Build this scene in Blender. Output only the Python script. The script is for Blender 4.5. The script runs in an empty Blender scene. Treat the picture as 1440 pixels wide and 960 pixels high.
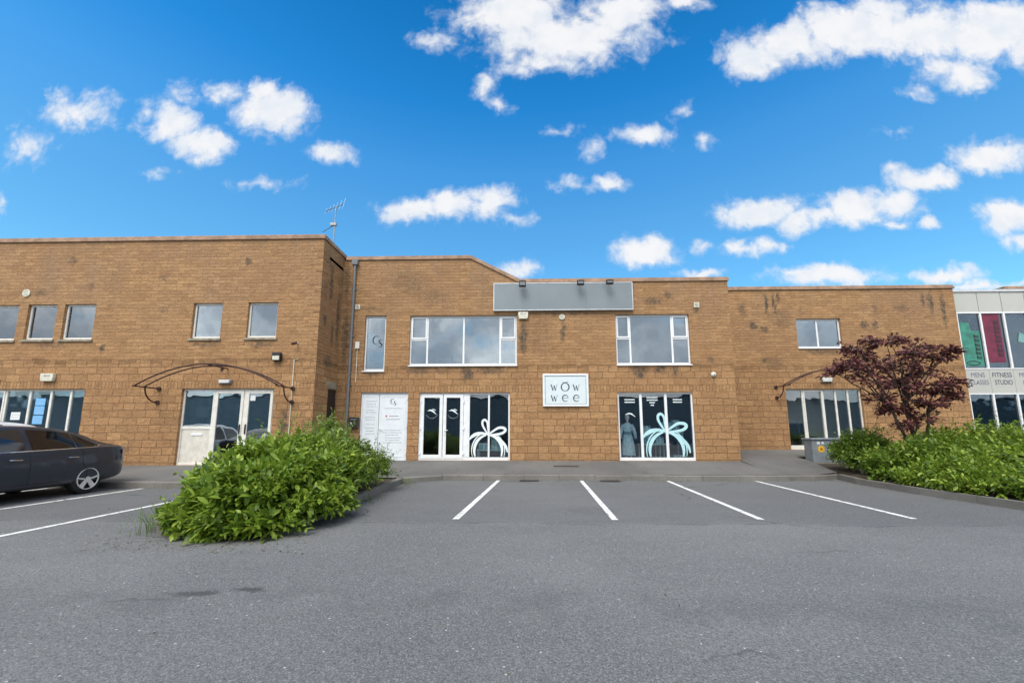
import bpy, bmesh, math, random
import numpy as np
from mathutils import Vector, Matrix, noise
R = math.radians
random.seed(7); rng = np.random.default_rng(11)
scene = bpy.context.scene
col = scene.collection

# ------------------------------------------------------------------ helpers
def tag(o, label=None, cat=None, group=None, kind=None):
    if label: o['label'] = label
    if cat: o['category'] = cat
    if group: o['group'] = group
    if kind: o['kind'] = kind
    return o

def empty(name, loc, label=None, cat=None, group=None, rz=0.0):
    o = bpy.data.objects.new(name, None); col.objects.link(o)
    o.empty_display_size = .2
    o.location = loc; o.rotation_euler = (0, 0, rz)
    return tag(o, label, cat, group)

def wloc(o):
    v = Vector((0, 0, 0))
    while o is not None:
        v += o.location; o = o.parent
    return v

class MB:
    """collects geometry in world metres; build() links it as one mesh object"""
    def __init__(s): s.v = []; s.f = []; s.uv = []
    def face(s, pts, uvs=None):
        b = len(s.v); s.v += [tuple(p) for p in pts]
        s.f.append(tuple(range(b, b + len(pts))))
        s.uv.append(uvs if uvs else [(p[0] + p[1], p[2]) for p in pts])
    def box(s, x0, x1, y0, y1, z0, z1, skip=''):
        a = [(x0,y0,z0),(x1,y0,z0),(x1,y1,z0),(x0,y1,z0),(x0,y0,z1),(x1,y0,z1),(x1,y1,z1),(x0,y1,z1)]
        for k, q in (('f',(0,1,5,4)),('r',(1,2,6,5)),('b',(2,3,7,6)),('l',(3,0,4,7)),('t',(4,5,6,7)),('d',(3,2,1,0))):
            if k not in skip: s.face([a[i] for i in q])
    def tube(s, pts, r, n=8, cap=True):
        pts = [Vector(p) for p in pts]
        rs = r if isinstance(r, (list, tuple)) else [r] * len(pts)
        rings = []; up = None
        for i, p in enumerate(pts):
            t = (pts[min(i+1, len(pts)-1)] - pts[max(i-1, 0)]).normalized()
            if up is None:
                up = Vector((0,0,1)) if abs(t.z) < .9 else Vector((1,0,0))
            a = t.cross(up).normalized(); b = a.cross(t).normalized(); up = b
            b0 = len(s.v)
            for k in range(n):
                an = 2*math.pi*k/n
                s.v.append(tuple(p + rs[i]*(math.cos(an)*a + math.sin(an)*b)))
            rings.append(b0)
        for i in range(len(rings)-1):
            for k in range(n):
                q = (rings[i]+k, rings[i]+(k+1) % n, rings[i+1]+(k+1) % n, rings[i+1]+k)
                s.f.append(q); s.uv.append([(0,0)]*4)
        if cap:
            s.f.append(tuple(rings[0]+k for k in reversed(range(n)))); s.uv.append([(0,0)]*n)
            s.f.append(tuple(rings[-1]+k for k in range(n))); s.uv.append([(0,0)]*n)
    def disc(s, c, r, axis, h, n=20):
        c = Vector(c); a = Vector(axis).normalized()
        s.tube([c, c + a*h], r, n)
    def poly(s, pts2, D, th):
        """extrude an (x,z) polygon facing -y at y=D, thickness th towards +y"""
        n = len(pts2)
        s.face([(p[0], D, p[1]) for p in pts2]); s.face([(p[0], D+th, p[1]) for p in reversed(pts2)])
        for i in range(n):
            a, b = pts2[i], pts2[(i+1) % n]
            s.face([(a[0],D,a[1]),(a[0],D+th,a[1]),(b[0],D+th,b[1]),(b[0],D,b[1])])
    def ribbon(s, pts, ws, D, th=.002):
        """flat stroke of varying width in the (x,z) plane at y=D"""
        n = len(pts); L = []; Rr = []
        for i in range(n):
            a = Vector(pts[max(i-1,0)]); b = Vector(pts[min(i+1,n-1)])
            t = (b-a).normalized(); nn = Vector((-t.y, t.x)); w = ws[i] if isinstance(ws,(list,tuple)) else ws
            p = Vector(pts[i]); L.append(p+nn*w/2); Rr.append(p-nn*w/2)
        for i in range(n-1):
            s.face([(L[i].x,D,L[i].y),(Rr[i].x,D,Rr[i].y),(Rr[i+1].x,D,Rr[i+1].y),(L[i+1].x,D,L[i+1].y)])
    def build(s, name, mat, parent=None, smooth=False, bevel=0, tris=False):
        base = wloc(parent) if parent else Vector((0,0,0))
        me = bpy.data.meshes.new(name)
        me.from_pydata([tuple(Vector(p) - base) for p in s.v], [], s.f)
        uvl = me.uv_layers.new(name='UV')
        flat = [c for u in s.uv for p in u for c in p]
        if len(flat) == 2*len(me.loops): uvl.data.foreach_set('uv', flat)
        me.validate(clean_customdata=False)
        if smooth: me.polygons.foreach_set('use_smooth', [True]*len(me.polygons))
        me.materials.append(mat)
        o = bpy.data.objects.new(name, me); col.objects.link(o)
        if parent: o.parent = parent
        if bevel:
            bm = bmesh.new(); bm.from_mesh(me)
            bmesh.ops.remove_doubles(bm, verts=bm.verts, dist=1e-5); bm.to_mesh(me); bm.free()
            m = o.modifiers.new('bevel', 'BEVEL'); m.width = bevel; m.segments = 2; m.limit_method = 'ANGLE'
        elif smooth:
            bm = bmesh.new(); bm.from_mesh(me)
            bmesh.ops.remove_doubles(bm, verts=bm.verts, dist=1e-5); bm.to_mesh(me); bm.free()
        return o

def catmull(pts, n):
    P = [Vector(p) for p in pts]; out = []
    for i in range(len(P)-1):
        p0 = P[max(i-1,0)]; p1 = P[i]; p2 = P[i+1]; p3 = P[min(i+2,len(P)-1)]
        for k in range(n):
            t = k/n
            out.append(.5*((2*p1)+(p2-p0)*t+(2*p0-5*p1+4*p2-p3)*t*t+(3*p1-p0-3*p2+p3)*t**3))
    out.append(P[-1]); return out

# ------------------------------------------------------------------ materials
class NT:
    def __init__(s, nt): s.nt = nt; s.n = nt.nodes; s.l = nt.links
    def new(s, t, **k):
        nd = s.n.new(t)
        for a, b in k.items(): setattr(nd, a, b)
        return nd
    def put(s, sock, val):
        if isinstance(val, bpy.types.NodeSocket): s.l.new(val, sock)
        elif val is not None: sock.default_value = val
    def math(s, op, a, b=None, c=None, clamp=False):
        m = s.new('ShaderNodeMath', operation=op); m.use_clamp = clamp
        s.put(m.inputs[0], a); s.put(m.inputs[1], b); s.put(m.inputs[2], c); return m.outputs[0]
    def vm(s, op, a, b=None, out=0):
        m = s.new('ShaderNodeVectorMath', operation=op); s.put(m.inputs[0], a)
        if b is not None: s.put(m.inputs[1], b)
        return m.outputs[out]
    def mix(s, f, a, b, mode='MIX'):
        m = s.new('ShaderNodeMix', data_type='RGBA', blend_type=mode)
        s.put(m.inputs[0], f); s.put(m.inputs[6], a); s.put(m.inputs[7], b); return m.outputs[2]
    def noise(s, vec, scale, detail=4, rough=.55, out=0, dist=0, dim='3D'):
        m = s.new('ShaderNodeTexNoise', noise_dimensions=dim); s.put(m.inputs['Vector'], vec)
        m.inputs['Scale'].default_value = scale; m.inputs['Detail'].default_value = detail
        m.inputs['Roughness'].default_value = rough; m.inputs['Distortion'].default_value = dist
        return m.outputs[out]
    def ramp(s, f, a, b, lo=0., hi=1.):
        m = s.new('ShaderNodeMapRange', interpolation_type='SMOOTHSTEP')
        s.put(m.inputs[0], f); s.put(m.inputs[1], a); s.put(m.inputs[2], b)
        m.inputs[3].default_value = lo; m.inputs[4].default_value = hi; return m.outputs[0]
    def bump(s, h, dist, strength=1., normal=None):
        m = s.new('ShaderNodeBump'); s.put(m.inputs['Height'], h)
        m.inputs['Distance'].default_value = dist; m.inputs['Strength'].default_value = strength
        if normal is not None: s.put(m.inputs['Normal'], normal)
        return m.outputs[0]

def rgba(c): return (c[0], c[1], c[2], 1.)
def newmat(name):
    m = bpy.data.materials.new(name); m.use_nodes = True
    t = NT(m.node_tree); return m, t, t.n['Principled BSDF']
def plain(name, c, rough=.5, metal=0., var=.12, scale=6., coat=0., bump=0., spec=.5):
    """simple painted / plastic / metal surface with a little procedural unevenness"""
    m, t, p = newmat(name)
    co = t.new('ShaderNodeTexCoord').outputs['Object']
    n = t.noise(co, scale, 6, .6)
    f = t.ramp(n, .3, .7)
    d = tuple(x*(1-var) for x in c); u = tuple(min(1, x*(1+var*.6)) for x in c)
    t.put(p.inputs['Base Color'], t.mix(f, rgba(d), rgba(u)))
    t.put(p.inputs['Roughness'], t.math('MULTIPLY_ADD', n, .2, rough-.1))
    p.inputs['Metallic'].default_value = metal
    p.inputs['Coat Weight'].default_value = coat
    p.inputs['Specular IOR Level'].default_value = spec
    if bump: t.put(p.inputs['Normal'], t.bump(t.noise(co, scale*12, 3), bump, .6))
    return m

M = {}
M['upvc'] = plain('upvc_white', (.78,.79,.80), .35, var=.06)
M['cream'] = plain('upvc_cream', (.75,.725,.665), .4, var=.1)
M['creampanel'] = plain('door_panel_cream', (.66,.62,.55), .5, var=.14)
M['doorwhite'] = plain('door_white', (.72,.76,.80), .35, var=.04)
M['sill'] = plain('sill_concrete', (.30,.26,.20), .9, var=.35, scale=9)
M['coping'] = plain('coping_terracotta', (.36,.225,.15), .8, var=.35, scale=3)
M['boardgrey'] = plain('sign_board_grey', (.205,.235,.255), .45, metal=.2, var=.06, scale=1.2)
M['aluminium'] = plain('aluminium_trim', (.62,.63,.64), .35, metal=.6)
M['black'] = plain('black_paint', (.016,.016,.018), .45)
M['rust'] = plain('rusty_steel', (.055,.022,.016), .75, var=.5, scale=14)
M['plasticwhite'] = plain('white_plastic', (.72,.71,.68), .4)
M['plasticdirty'] = plain('aged_plastic', (.66,.63,.52), .5, var=.2, scale=12)
M['pipe'] = plain('grey_drain_pipe', (.17,.18,.19), .5)
M['darkdoor'] = plain('dark_brown_door', (.022,.016,.014), .6)
M['ink'] = plain('navy_ink', (.03,.04,.09), .5)
M['inkblack'] = plain('black_ink', (.012,.012,.015), .5)
M['inkslate'] = plain('slate_ink', (.13,.15,.22), .6)
M['inkgrey'] = plain('grey_ink', (.36,.37,.39), .6)
M['inkred'] = plain('red_ink', (.6,.06,.04), .6)
M['vinylwhite'] = plain('white_vinyl', (.78,.86,.88), .5, var=.05)
M['vinylblue'] = plain('pale_blue_vinyl', (.46,.72,.76), .5, var=.08)
M['signface'] = plain('sign_face', (.64,.71,.73), .4, var=.04)
M['paperblue'] = plain('blue_paper', (.18,.45,.78), .8, var=.06)
M['paper'] = plain('white_paper', (.72,.74,.74), .8, var=.05)
M['blind'] = plain('blind_fabric', (.50,.54,.56), .9, var=.1)
M['roof'] = plain('roof_felt', (.12,.12,.12), .9)
M['white_panel'] = plain('cladding_panel', (.47,.465,.43), .45, var=.05, scale=.8)
M['greenbanner'] = plain('green_banner', (.05,.24,.18), .7, var=.35, scale=3)
M['pinkbanner'] = plain('pink_banner', (.17,.022,.055), .7, var=.3, scale=3)
M['steel'] = plain('steel', (.32,.33,.34), .4, metal=.8)
M['cabinet'] = plain('cabinet_grey', (.22,.25,.28), .55, var=.18, scale=5)
M['petal'] = plain('yellow_petal', (.85,.47,.02), .6)
M['petalc'] = plain('orange_centre', (.42,.14,.01), .6)
M['skinmannequin'] = plain('mannequin_white', (.74,.72,.70), .4)
M['dress'] = plain('dress_pale_blue', (.55,.75,.82), .85, var=.2, scale=9)
M['dressbelt'] = plain('dress_belt', (.20,.33,.42), .8)
M['furniture'] = plain('dark_furniture', (.03,.032,.035), .5)
M['frameivory'] = plain('picture_frame_ivory', (.75,.74,.68), .5)
M['banneraqua'] = plain('aqua_banner', (.18,.36,.36), .7)
M['teal'] = plain('teal_giftware', (.20,.50,.58), .6, var=.3, scale=8)
M['bark'] = plain('bark_brown', (.075,.055,.045), .9, var=.4, scale=18, bump=.01)
M['greenbark'] = plain('green_stem', (.09,.10,.04), .9, var=.4, scale=18)
M['drainiron'] = plain('iron_grate', (.05,.045,.042), .7, metal=.3, var=.4, scale=15)
M['drainrust'] = plain('rusty_cover', (.075,.05,.038), .8, var=.4, scale=15)
M['addedrender'] = plain('pale_render', (.42,.41,.39), .9, var=.2, scale=2)
M['room'] = plain('room_plaster', (.52,.52,.48), .9, var=.08)
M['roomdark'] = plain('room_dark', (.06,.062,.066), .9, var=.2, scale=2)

def glassmat(name, refl, tint, gcol=(.86,.93,1.)):
    m = bpy.data.materials.new(name); m.use_nodes = True; t = NT(m.node_tree)
    t.n.remove(t.n['Principled BSDF']); out = t.n['Material Output']
    co = t.new('ShaderNodeTexCoord').outputs['Object']
    tr = t.new('ShaderNodeBsdfTransparent'); tr.inputs[0].default_value = rgba(tint)
    gl = t.new('ShaderNodeBsdfGlossy'); gl.inputs['Roughness'].default_value = .015; gl.inputs[0].default_value = rgba(gcol)
    t.put(gl.inputs['Normal'], t.bump(t.noise(co, 1.1, 2), .02, .25))
    fr = t.new('ShaderNodeFresnel'); fr.inputs[0].default_value = 1.45
    f = t.math('ADD', t.math('MULTIPLY', fr.outputs[0], .8), refl, clamp=True)
    mx = t.new('ShaderNodeMixShader'); t.put(mx.inputs[0], f)
    t.l.new(tr.outputs[0], mx.inputs[1]); t.l.new(gl.outputs[0], mx.inputs[2]); t.l.new(mx.outputs[0], out.inputs[0])
    return m
M['glass_up'] = glassmat('glass_upper', .25, (.62,.68,.70))
M['glass_shop'] = glassmat('glass_shop', .075, (.95,.97,.97))
M['glass_side'] = glassmat('glass_entrance', .27, (.66,.71,.70))
M['glass_clad'] = glassmat('glass_clad', .0, (.5,.55,.58))

def wallmat(name, zoff, stains_and_shade, seed=0.):
    """split-face sandstone-coloured concrete block: 225 mm blocks below, thinner courses above,
       a soldier course over the ground-floor openings, soot and damp marks, painted shade below the sign board"""
    m, t, p = newmat(name)
    uv = t.new('ShaderNodeUVMap'); uv.uv_map = 'UV'
    v = t.vm('SUBTRACT', uv.outputs[0], (0, zoff, 0))
    sep = t.new('ShaderNodeSeparateXYZ'); t.l.new(v, sep.inputs[0]); z = sep.outputs[1]
    obj = t.new('ShaderNodeTexCoord').outputs['Object']
    wob = t.noise(v, 2.2, 2, out=1)
    vw = t.vm('ADD', v, t.vm('MULTIPLY', t.vm('SUBTRACT', wob, (.5,.5,.5)), (.035,.022,0)))
    def brick(w, h, mort, off=(0,0,0), vec=vw, off_=.5, sq_=1.):
        b = t.new('ShaderNodeTexBrick'); t.put(b.inputs['Vector'], t.vm('ADD', vec, off))
        b.inputs['Scale'].default_value = 1; b.inputs['Brick Width'].default_value = w
        b.inputs['Row Height'].default_value = h; b.inputs['Mortar Size'].default_value = mort
        b.inputs['Mortar Smooth'].default_value = .35; b.inputs['Bias'].default_value = 0
        b.inputs['Color1'].default_value = (0,0,0,1); b.inputs['Color2'].default_value = (1,1,1,1)
        b.inputs['Mortar'].default_value = (.5,.5,.5,1)
        b.offset = off_; b.squash = sq_; b.squash_frequency = 3; b.offset_frequency = 2
        return b.outputs['Color'], b.outputs['Fac']
    c1, f1 = brick(.44, .225, .008, (seed, .04, 0), vw, .41, .78)
    c2, f2 = brick(.40, .1125, .0045, (seed+.13, .04, 0))
    c3, f3 = brick(.11, .40, .006, (seed, .62, 0), v)
    up = t.ramp(t.math('ADD', z, t.math('MULTIPLY', t.noise(v, .5, 2), .25)), 3.55, 3.75)
    so = t.math('MULTIPLY', t.math('GREATER_THAN', z, 2.66), t.math('LESS_THAN', z, 2.885))
    def sel(a, b, c): return t.mix(so, t.mix(up, a, b), c)
    cb = sel(c1, c2, c3); fb = t.math('MULTIPLY', sel(f1, t.math('MULTIPLY', f2, .42), f3), 1.)
    big = t.noise(v, .55, 4); mid = t.noise(v, 3.5, 5, .6); fine = t.noise(v, 26, 5, .65)
    grain = t.noise(v, 110, 2, .6)
    base = t.mix(t.ramp(cb, .05, .95), rgba((.335,.183,.088)), rgba((.53,.305,.146)))
    base = t.mix(t.ramp(big, .38, .66, 0, .6), base, rgba((.36,.185,.092)))
    base = t.mix(t.ramp(mid, .25, .75, 0, .42), base, rgba((.54,.325,.165)))
    base = t.mix(t.ramp(fine, .40, .58, .5, 0), base, rgba((.22,.122,.058)))
    base = t.mix(t.ramp(grain, .35, .6, .25, 0), base, rgba((.22,.125,.06)))
    # greyer, weathered top
    wea = t.math('MULTIPLY', t.ramp(z, 3.2, 7.2), t.ramp(t.noise(t.vm('MULTIPLY', v, (1., .45, 1)), .9, 5, .6), .3, .75))
    base = t.mix(t.math('MULTIPLY', wea, .62), base, rgba((.27,.185,.125)))
    # fine bedding streaks of the split face
    str_ = t.noise(t.vm('MULTIPLY', vw, (2.2, 20, 1)), 1.6, 5, .65)
    base = t.mix(t.ramp(str_, .38, .58, .36, 0), base, rgba((.26,.15,.07)))
    base = t.mix(t.math('MULTIPLY', t.math('MULTIPLY', fb, t.ramp(mid, .25, .6, .35, 1.)), .8, clamp=True), base, rgba((.13,.072,.040)))
    # grime marks, and shade painted below the sign board
    acc = None
    dn = t.vm('ADD', v, t.vm('MULTIPLY', t.vm('SUBTRACT', t.noise(v, 5, 4, out=1), (.5,.5,.5)), (.35,.35,0)))
    for (sx, sz, rx, rz, k) in stains_and_shade:
        d = t.vm('LENGTH', t.vm('MULTIPLY', t.vm('SUBTRACT', dn, (sx, sz-zoff, 0)), (1/rx, 1/rz, 0)), out=1)
        q = t.ramp(d, 1.15, .25, 0, k)
        acc = q if acc is None else t.math('MAXIMUM', acc, q)
    drip = t.noise(t.vm('MULTIPLY', v, (3.2, .9, 1)), 2.2, 6, .7)
    rnd = t.math('MULTIPLY', t.ramp(drip, .68, .80), t.ramp(t.noise(v, .8, 2), .45, .65, 0, .55))
    acc = rnd if acc is None else t.math('MAXIMUM', acc, rnd)
    patch = t.ramp(t.noise(t.vm('MULTIPLY', v, (1.5, 1., 1)), 7, 5, .7), .36, .62)
    acc = t.math('MULTIPLY', acc, t.math('MULTIPLY_ADD', patch, .85, .4), clamp=True)
    base = t.mix(t.math('MULTIPLY', acc, .9), base, rgba((.078,.066,.055)))
    # patchy darker foot of the wall
    foot = t.math('MULTIPLY', t.ramp(z, .62, .38), t.ramp(mid, .3, .7))
    base = t.mix(t.math('MULTIPLY', foot, .35), base, rgba((.14,.10,.06)))
    t.put(p.inputs['Base Color'], base); p.inputs['Roughness'].default_value = .92
    p.inputs['Specular IOR Level'].default_value = .2
    rock = t.noise(t.vm('ADD', v, t.vm('MULTIPLY', cb, (9, 9, 0))), 5.5, 7, .62)
    h = t.math('MULTIPLY_ADD', fb, -.6, t.math('ADD', rock, t.math('MULTIPLY', str_, .15)))
    t.put(p.inputs['Normal'], t.bump(h, .058, .85))
    return m

M['wallL'] = wallmat('blockwork_left', 0., [(-14.7,6.85,.16,.22,.8),(-13.3,3.95,.1,.14,.9),(-11.6,6.25,.22,.14,.6),(-8.85,6.8,.14,.2,.8),
    (-14.0,6.0,.15,.15,.5),(-15.6,5.75,.25,.15,.6),(-15.0,4.05,.7,.14,.45),(-10.0,4.05,.6,.14,.6),(-8.2,4.05,.5,.14,.6),(-7.3,1.6,.2,.55,.9),(-11.5,5.2,.25,.14,.5),(-12.3,.8,.5,.16,.4),
    (13.1,6.2,.16,.9,.9),(13.35,4.6,.12,.5,.95),(13.7,5.2,.14,1.2,.9),(12.8,4.9,.12,.25,.9),(12.9,6.9,.3,.25,.5),(13.2,3.6,.4,.3,.7),(12.75,5.9,.15,.3,.7)])
M['wallC'] = wallmat('blockwork_centre', 0., [(.02,4.55,.2,.75,.95),(1.36,4.75,.14,.55,.8),(-3.6,3.42,.5,.22,.7),(-1.9,3.32,.3,.34,1.),(-1.1,3.42,.7,.2,.75),(-2.8,3.42,.4,.16,.6),
    (3.95,3.35,.32,.34,.95),(4.65,3.42,.28,.22,.9),(5.1,3.36,.16,.28,.9),(4.5,5.8,.42,.2,.75),(5.0,5.98,.2,.16,.85),(1.3,5.42,2.4,.1,.6),(6.3,3.75,.16,.18,.6),(-5.2,3.28,.45,.12,.7),  # long thin oval below the sign board is its shade painted on
    (-4.1,6.6,.9,.6,.38),(-3.2,6.0,.8,.4,.3),(5.95,5.45,.15,.16,.7),(.6,4.6,.5,.9,.3),(-6.2,4.6,.14,1.6,.8),(-6.25,6.6,.12,.9,.7),(-5.3,5.6,.5,.16,.4)], 3.3)  # the two tall ovals darken the joint with the left building
M['wallR'] = wallmat('blockwork_right', .35, [(9.95,6.45,.09,.6,1.),(10.25,6.5,.09,.6,1.),(10.45,6.8,.1,.35,.8),(9.35,5.6,.2,.2,1.),(9.75,5.4,.22,.15,.9),(9.7,4.15,.15,.15,.8),(8.95,6.3,.2,.35,.7),
    (13.75,5.6,.2,.22,.9),(14.2,5.6,.14,.25,.9),(14.25,6.3,.12,.3,.5),(16.5,6.5,.14,.6,.85),(16.95,6.2,.14,.95,.9),(16.2,6.6,.14,.35,.8),(12.0,4.52,1.0,.16,.65),(10.5,5.9,.6,.5,.35),
    (15.3,6.3,.4,.2,.5),(10.0,4.1,.6,.3,.4),(11.3,6.2,.12,.3,.4),(14.3,2.6,.2,.7,.5)], 7.7)

def asphalt():
    m, t, p = newmat('asphalt')
    co = t.new('ShaderNodeTexCoord').outputs['Object']
    big = t.noise(co, .18, 5, .6); mid = t.noise(t.vm('MULTIPLY', co, (.55, 1.6, 1)), .8, 5, .6)
    vo = t.new('ShaderNodeTexVoronoi'); t.put(vo.inputs['Vector'], co); vo.inputs['Scale'].default_value = 120
    vo2 = t.new('ShaderNodeTexVoronoi'); t.put(vo2.inputs['Vector'], co); vo2.inputs['Scale'].default_value = 42
    gr = t.noise(co, 190, 3, .7); gr2 = t.noise(co, 36, 6, .75)
    base = t.mix(t.ramp(big, .36, .62), rgba((.150,.153,.156)), rgba((.205,.207,.208)))
    base = t.mix(t.ramp(mid, .35, .7, 0, .45), base, rgba((.135,.138,.142)))
    sepc = t.new('ShaderNodeSeparateColor'); t.l.new(vo.outputs['Color'], sepc.inputs[0])
    base = t.mix(t.ramp(sepc.outputs[0], .5, 1., 0, .65), base, rgba((.33,.332,.332)))
    base = t.mix(t.ramp(sepc.outputs[1], .55, 1., 0, .6), base, rgba((.055,.057,.06)))
    base = t.mix(t.ramp(gr2, .50, .68, 0, .6), base, rgba((.072,.074,.078)))
    base = t.mix(t.ramp(gr, .58, .75, 0, .45), base, rgba((.34,.345,.35)))
    sc2 = t.new('ShaderNodeSeparateColor'); t.l.new(vo2.outputs['Color'], sc2.inputs[0])
    base = t.mix(t.math('MULTIPLY', t.math('GREATER_THAN', sc2.outputs[2], .996), t.ramp(vo2.outputs['Distance'], .35, .2)), base, rgba((.55,.55,.54)))
    # oil / damp marks, a darker patch under the saloon, a strip by its kerb
    dn = t.vm('ADD', co, t.vm('MULTIPLY', t.vm('SUBTRACT', t.noise(co, 3.5, 5, out=1), (.5,.5,.5)), (.5,.3,0)))
    acc = None
    for (x, y, rx, ry, k) in [(-2.78,3.62,.22,.07,.75),(-2.35,3.72,.16,.08,.8),(-3.1,3.5,.3,.03,.4),(2.3,11.55,.55,.12,.85),(3.9,11.6,.4,.1,.6),(-.2,11.5,.5,.14,.7),
                              (-3.2,11.2,.5,.3,.6),(-8.3,8.9,.25,.06,.7),(-10.4,7.5,.9,1.4,.5),(5.2,4.2,.3,.03,.4),(1.2,7.4,.6,.5,.2),(-9,10,2.5,.12,.6),(3.5,5.0,.5,.04,.3)]:
        d = t.vm('LENGTH', t.vm('MULTIPLY', t.vm('SUBTRACT', dn, (x, y, 0)), (1/rx, 1/ry, 0)), out=1)
        q = t.ramp(d, 1.2, .4, 0, k); acc = q if acc is None else t.math('MAXIMUM', acc, q)
    base = t.mix(t.math('MULTIPLY', acc, .8), base, rgba((.035,.034,.036)))
    # hairline cracks
    vc = t.new('ShaderNodeTexVoronoi', feature='DISTANCE_TO_EDGE')
    t.put(vc.inputs['Vector'], t.vm('ADD', co, t.vm('MULTIPLY', t.noise(co, 1.3, 5, out=1), (.9,.9,0)))); vc.inputs['Scale'].default_value = .22
    ck = t.math('MULTIPLY', t.ramp(vc.outputs['Distance'], .0055, .001), t.ramp(t.noise(co, .35, 2), .5, .62, 0, .7))
    base = t.mix(ck, base, rgba((.04,.04,.042)))
    sp_ = t.new('ShaderNodeSeparateXYZ'); t.l.new(co, sp_.inputs[0]); yw = t.math('ADD', sp_.outputs[1], t.math('MULTIPLY', t.noise(co, .9, 5), .5))
    bay = t.ramp(yw, 6.55, 6.75, 0, 1); base = t.mix(t.math('MULTIPLY', bay, .35), base, rgba((.105,.108,.114)))
    seam = t.math('MULTIPLY', t.ramp(t.math('ABSOLUTE', t.math('SUBTRACT', yw, 6.62)), .022, .004), t.ramp(t.noise(co, 1.1, 3), .42, .58, 0, .75)); base = t.mix(seam, base, rgba((.045,.045,.048)))
    trk = t.math('MULTIPLY', t.ramp(t.math('ABSOLUTE', t.math('ADD', t.math('SUBTRACT', sp_.outputs[1], 3.9), t.math('MULTIPLY', t.noise(co, .25, 2), .8))), .45, .1), t.ramp(t.noise(co, 2.2, 5), .4, .65, 0, .28)); base = t.mix(trk, base, rgba((.09,.092,.096)))
    t.put(p.inputs['Base Color'], base); p.inputs['Roughness'].default_value = .95; p.inputs['Specular IOR Level'].default_value = .15
    h = t.math('ADD', t.math('MULTIPLY', sepc.outputs[0], .4), t.math('ADD', gr, t.math('MULTIPLY', gr2, 1.1)))
    t.put(p.inputs['Normal'], t.bump(h, .008, .8))
    return m
M['asphalt'] = asphalt()

def paving(name, c, d):
    m, t, p = newmat(name)
    co = t.new('ShaderNodeTexCoord').outputs['Object']
    base = t.mix(t.ramp(t.noise(co, .6, 6, .65), .3, .7), rgba(c), rgba(d))
    base = t.mix(t.ramp(t.noise(co, 60, 3, .7), .4, .65, .4, 0), base, rgba(tuple(x*.5 for x in c)))
    st = t.ramp(t.noise(t.vm('MULTIPLY', co, (1, .35, 1)), 1.6, 6, .7), .56, .74, 0, .55)
    base = t.mix(st, base, rgba(tuple(x*.45 for x in c)))
    t.put(p.inputs['Base Color'], base); p.inputs['Roughness'].default_value = .9; p.inputs['Specular IOR Level'].default_value = .3
    t.put(p.inputs['Normal'], t.bump(t.noise(co, 80, 4, .7), .006, .7))
    return m
M['pavement'] = paving('pavement_tarmac', (.125,.122,.118), (.175,.170,.163))
M['kerb'] = paving('kerb_concrete', (.17,.16,.145), (.26,.245,.22))
M['soil'] = paving('soil', (.05,.038,.028), (.085,.065,.048))

def linepaint():
    m, t, p = newmat('road_paint')
    co = t.new('ShaderNodeTexCoord').outputs['Object']
    w = t.ramp(t.math('ADD', t.noise(co, 7, 6, .7), t.math('MULTIPLY', t.noise(co, 55, 3, .7),   .35)), .54, .66)
    base = t.mix(w, rgba((.20,.205,.21)), rgba((.72,.72,.70)))
    base = t.mix(t.ramp(t.noise(co, 1.2, 4), .4, .7, 0, .25), base, rgba((.45,.45,.43)))
    t.put(p.inputs['Base Color'], base); p.inputs['Roughness'].default_value = .8
    return m
M['paint'] = linepaint()

def leafmat(name, a, b, c, trans=.35, rough=.42):
    m, t, p = newmat(name)
    at = t.new('ShaderNodeAttribute', attribute_name='rnd')
    cr = t.new('ShaderNodeValToRGB'); t.l.new(at.outputs['Fac'], cr.inputs[0])
    e = cr.color_ramp.elements; e[0].color = rgba(a); e[1].color = rgba(c)
    e[0].position = .05; e[1].position = .98
    k = cr.color_ramp.elements.new(.5); k.color = rgba(b)
    t.put(p.inputs['Base Color'], cr.outputs[0]); p.inputs['Roughness'].default_value = rough
    p.inputs['Specular IOR Level'].default_value = .4
    tl = t.new('ShaderNodeBsdfTranslucent'); t.put(tl.inputs[0], t.mix(.4, cr.outputs[0], rgba((.35,.5,.05)), 'MIX') if 'purple' not in name else cr.outputs[0])
    mx = t.new('ShaderNodeMixShader'); mx.inputs[0].default_value = trans
    t.l.new(p.outputs[0], mx.inputs[1]); t.l.new(tl.outputs[0], mx.inputs[2])
    t.l.new(mx.outputs[0], t.n['Material Output'].inputs[0])
    return m
M['leafA'] = leafmat('leaf_bright', (.055,.105,.010), (.15,.245,.022), (.36,.45,.065))
M['leafB'] = leafmat('leaf_mid', (.04,.09,.012), (.115,.20,.022), (.28,.37,.05))
M['leafC'] = leafmat('leaf_pale', (.07,.12,.025), (.14,.22,.04), (.27,.34,.09))
M['leafD'] = leafmat('leaf_dark', (.03,.07,.012), (.085,.16,.02), (.21,.30,.04))
M['leafP'] = leafmat('leaf_purple', (.042,.016,.019), (.125,.040,.042), (.33,.12,.115), .25, .5)
M['leafW'] = leafmat('grass_wisp', (.10,.16,.05), (.20,.26,.09), (.34,.36,.17), .3)

# ------------------------------------------------------------------ ground, pavement, kerbs
g = MB(); g.face([(-400,-400,0),(400,-400,0),(400,600,0),(-400,600,0)]); tag(g.build('ground', M['asphalt']), kind='structure')

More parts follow.
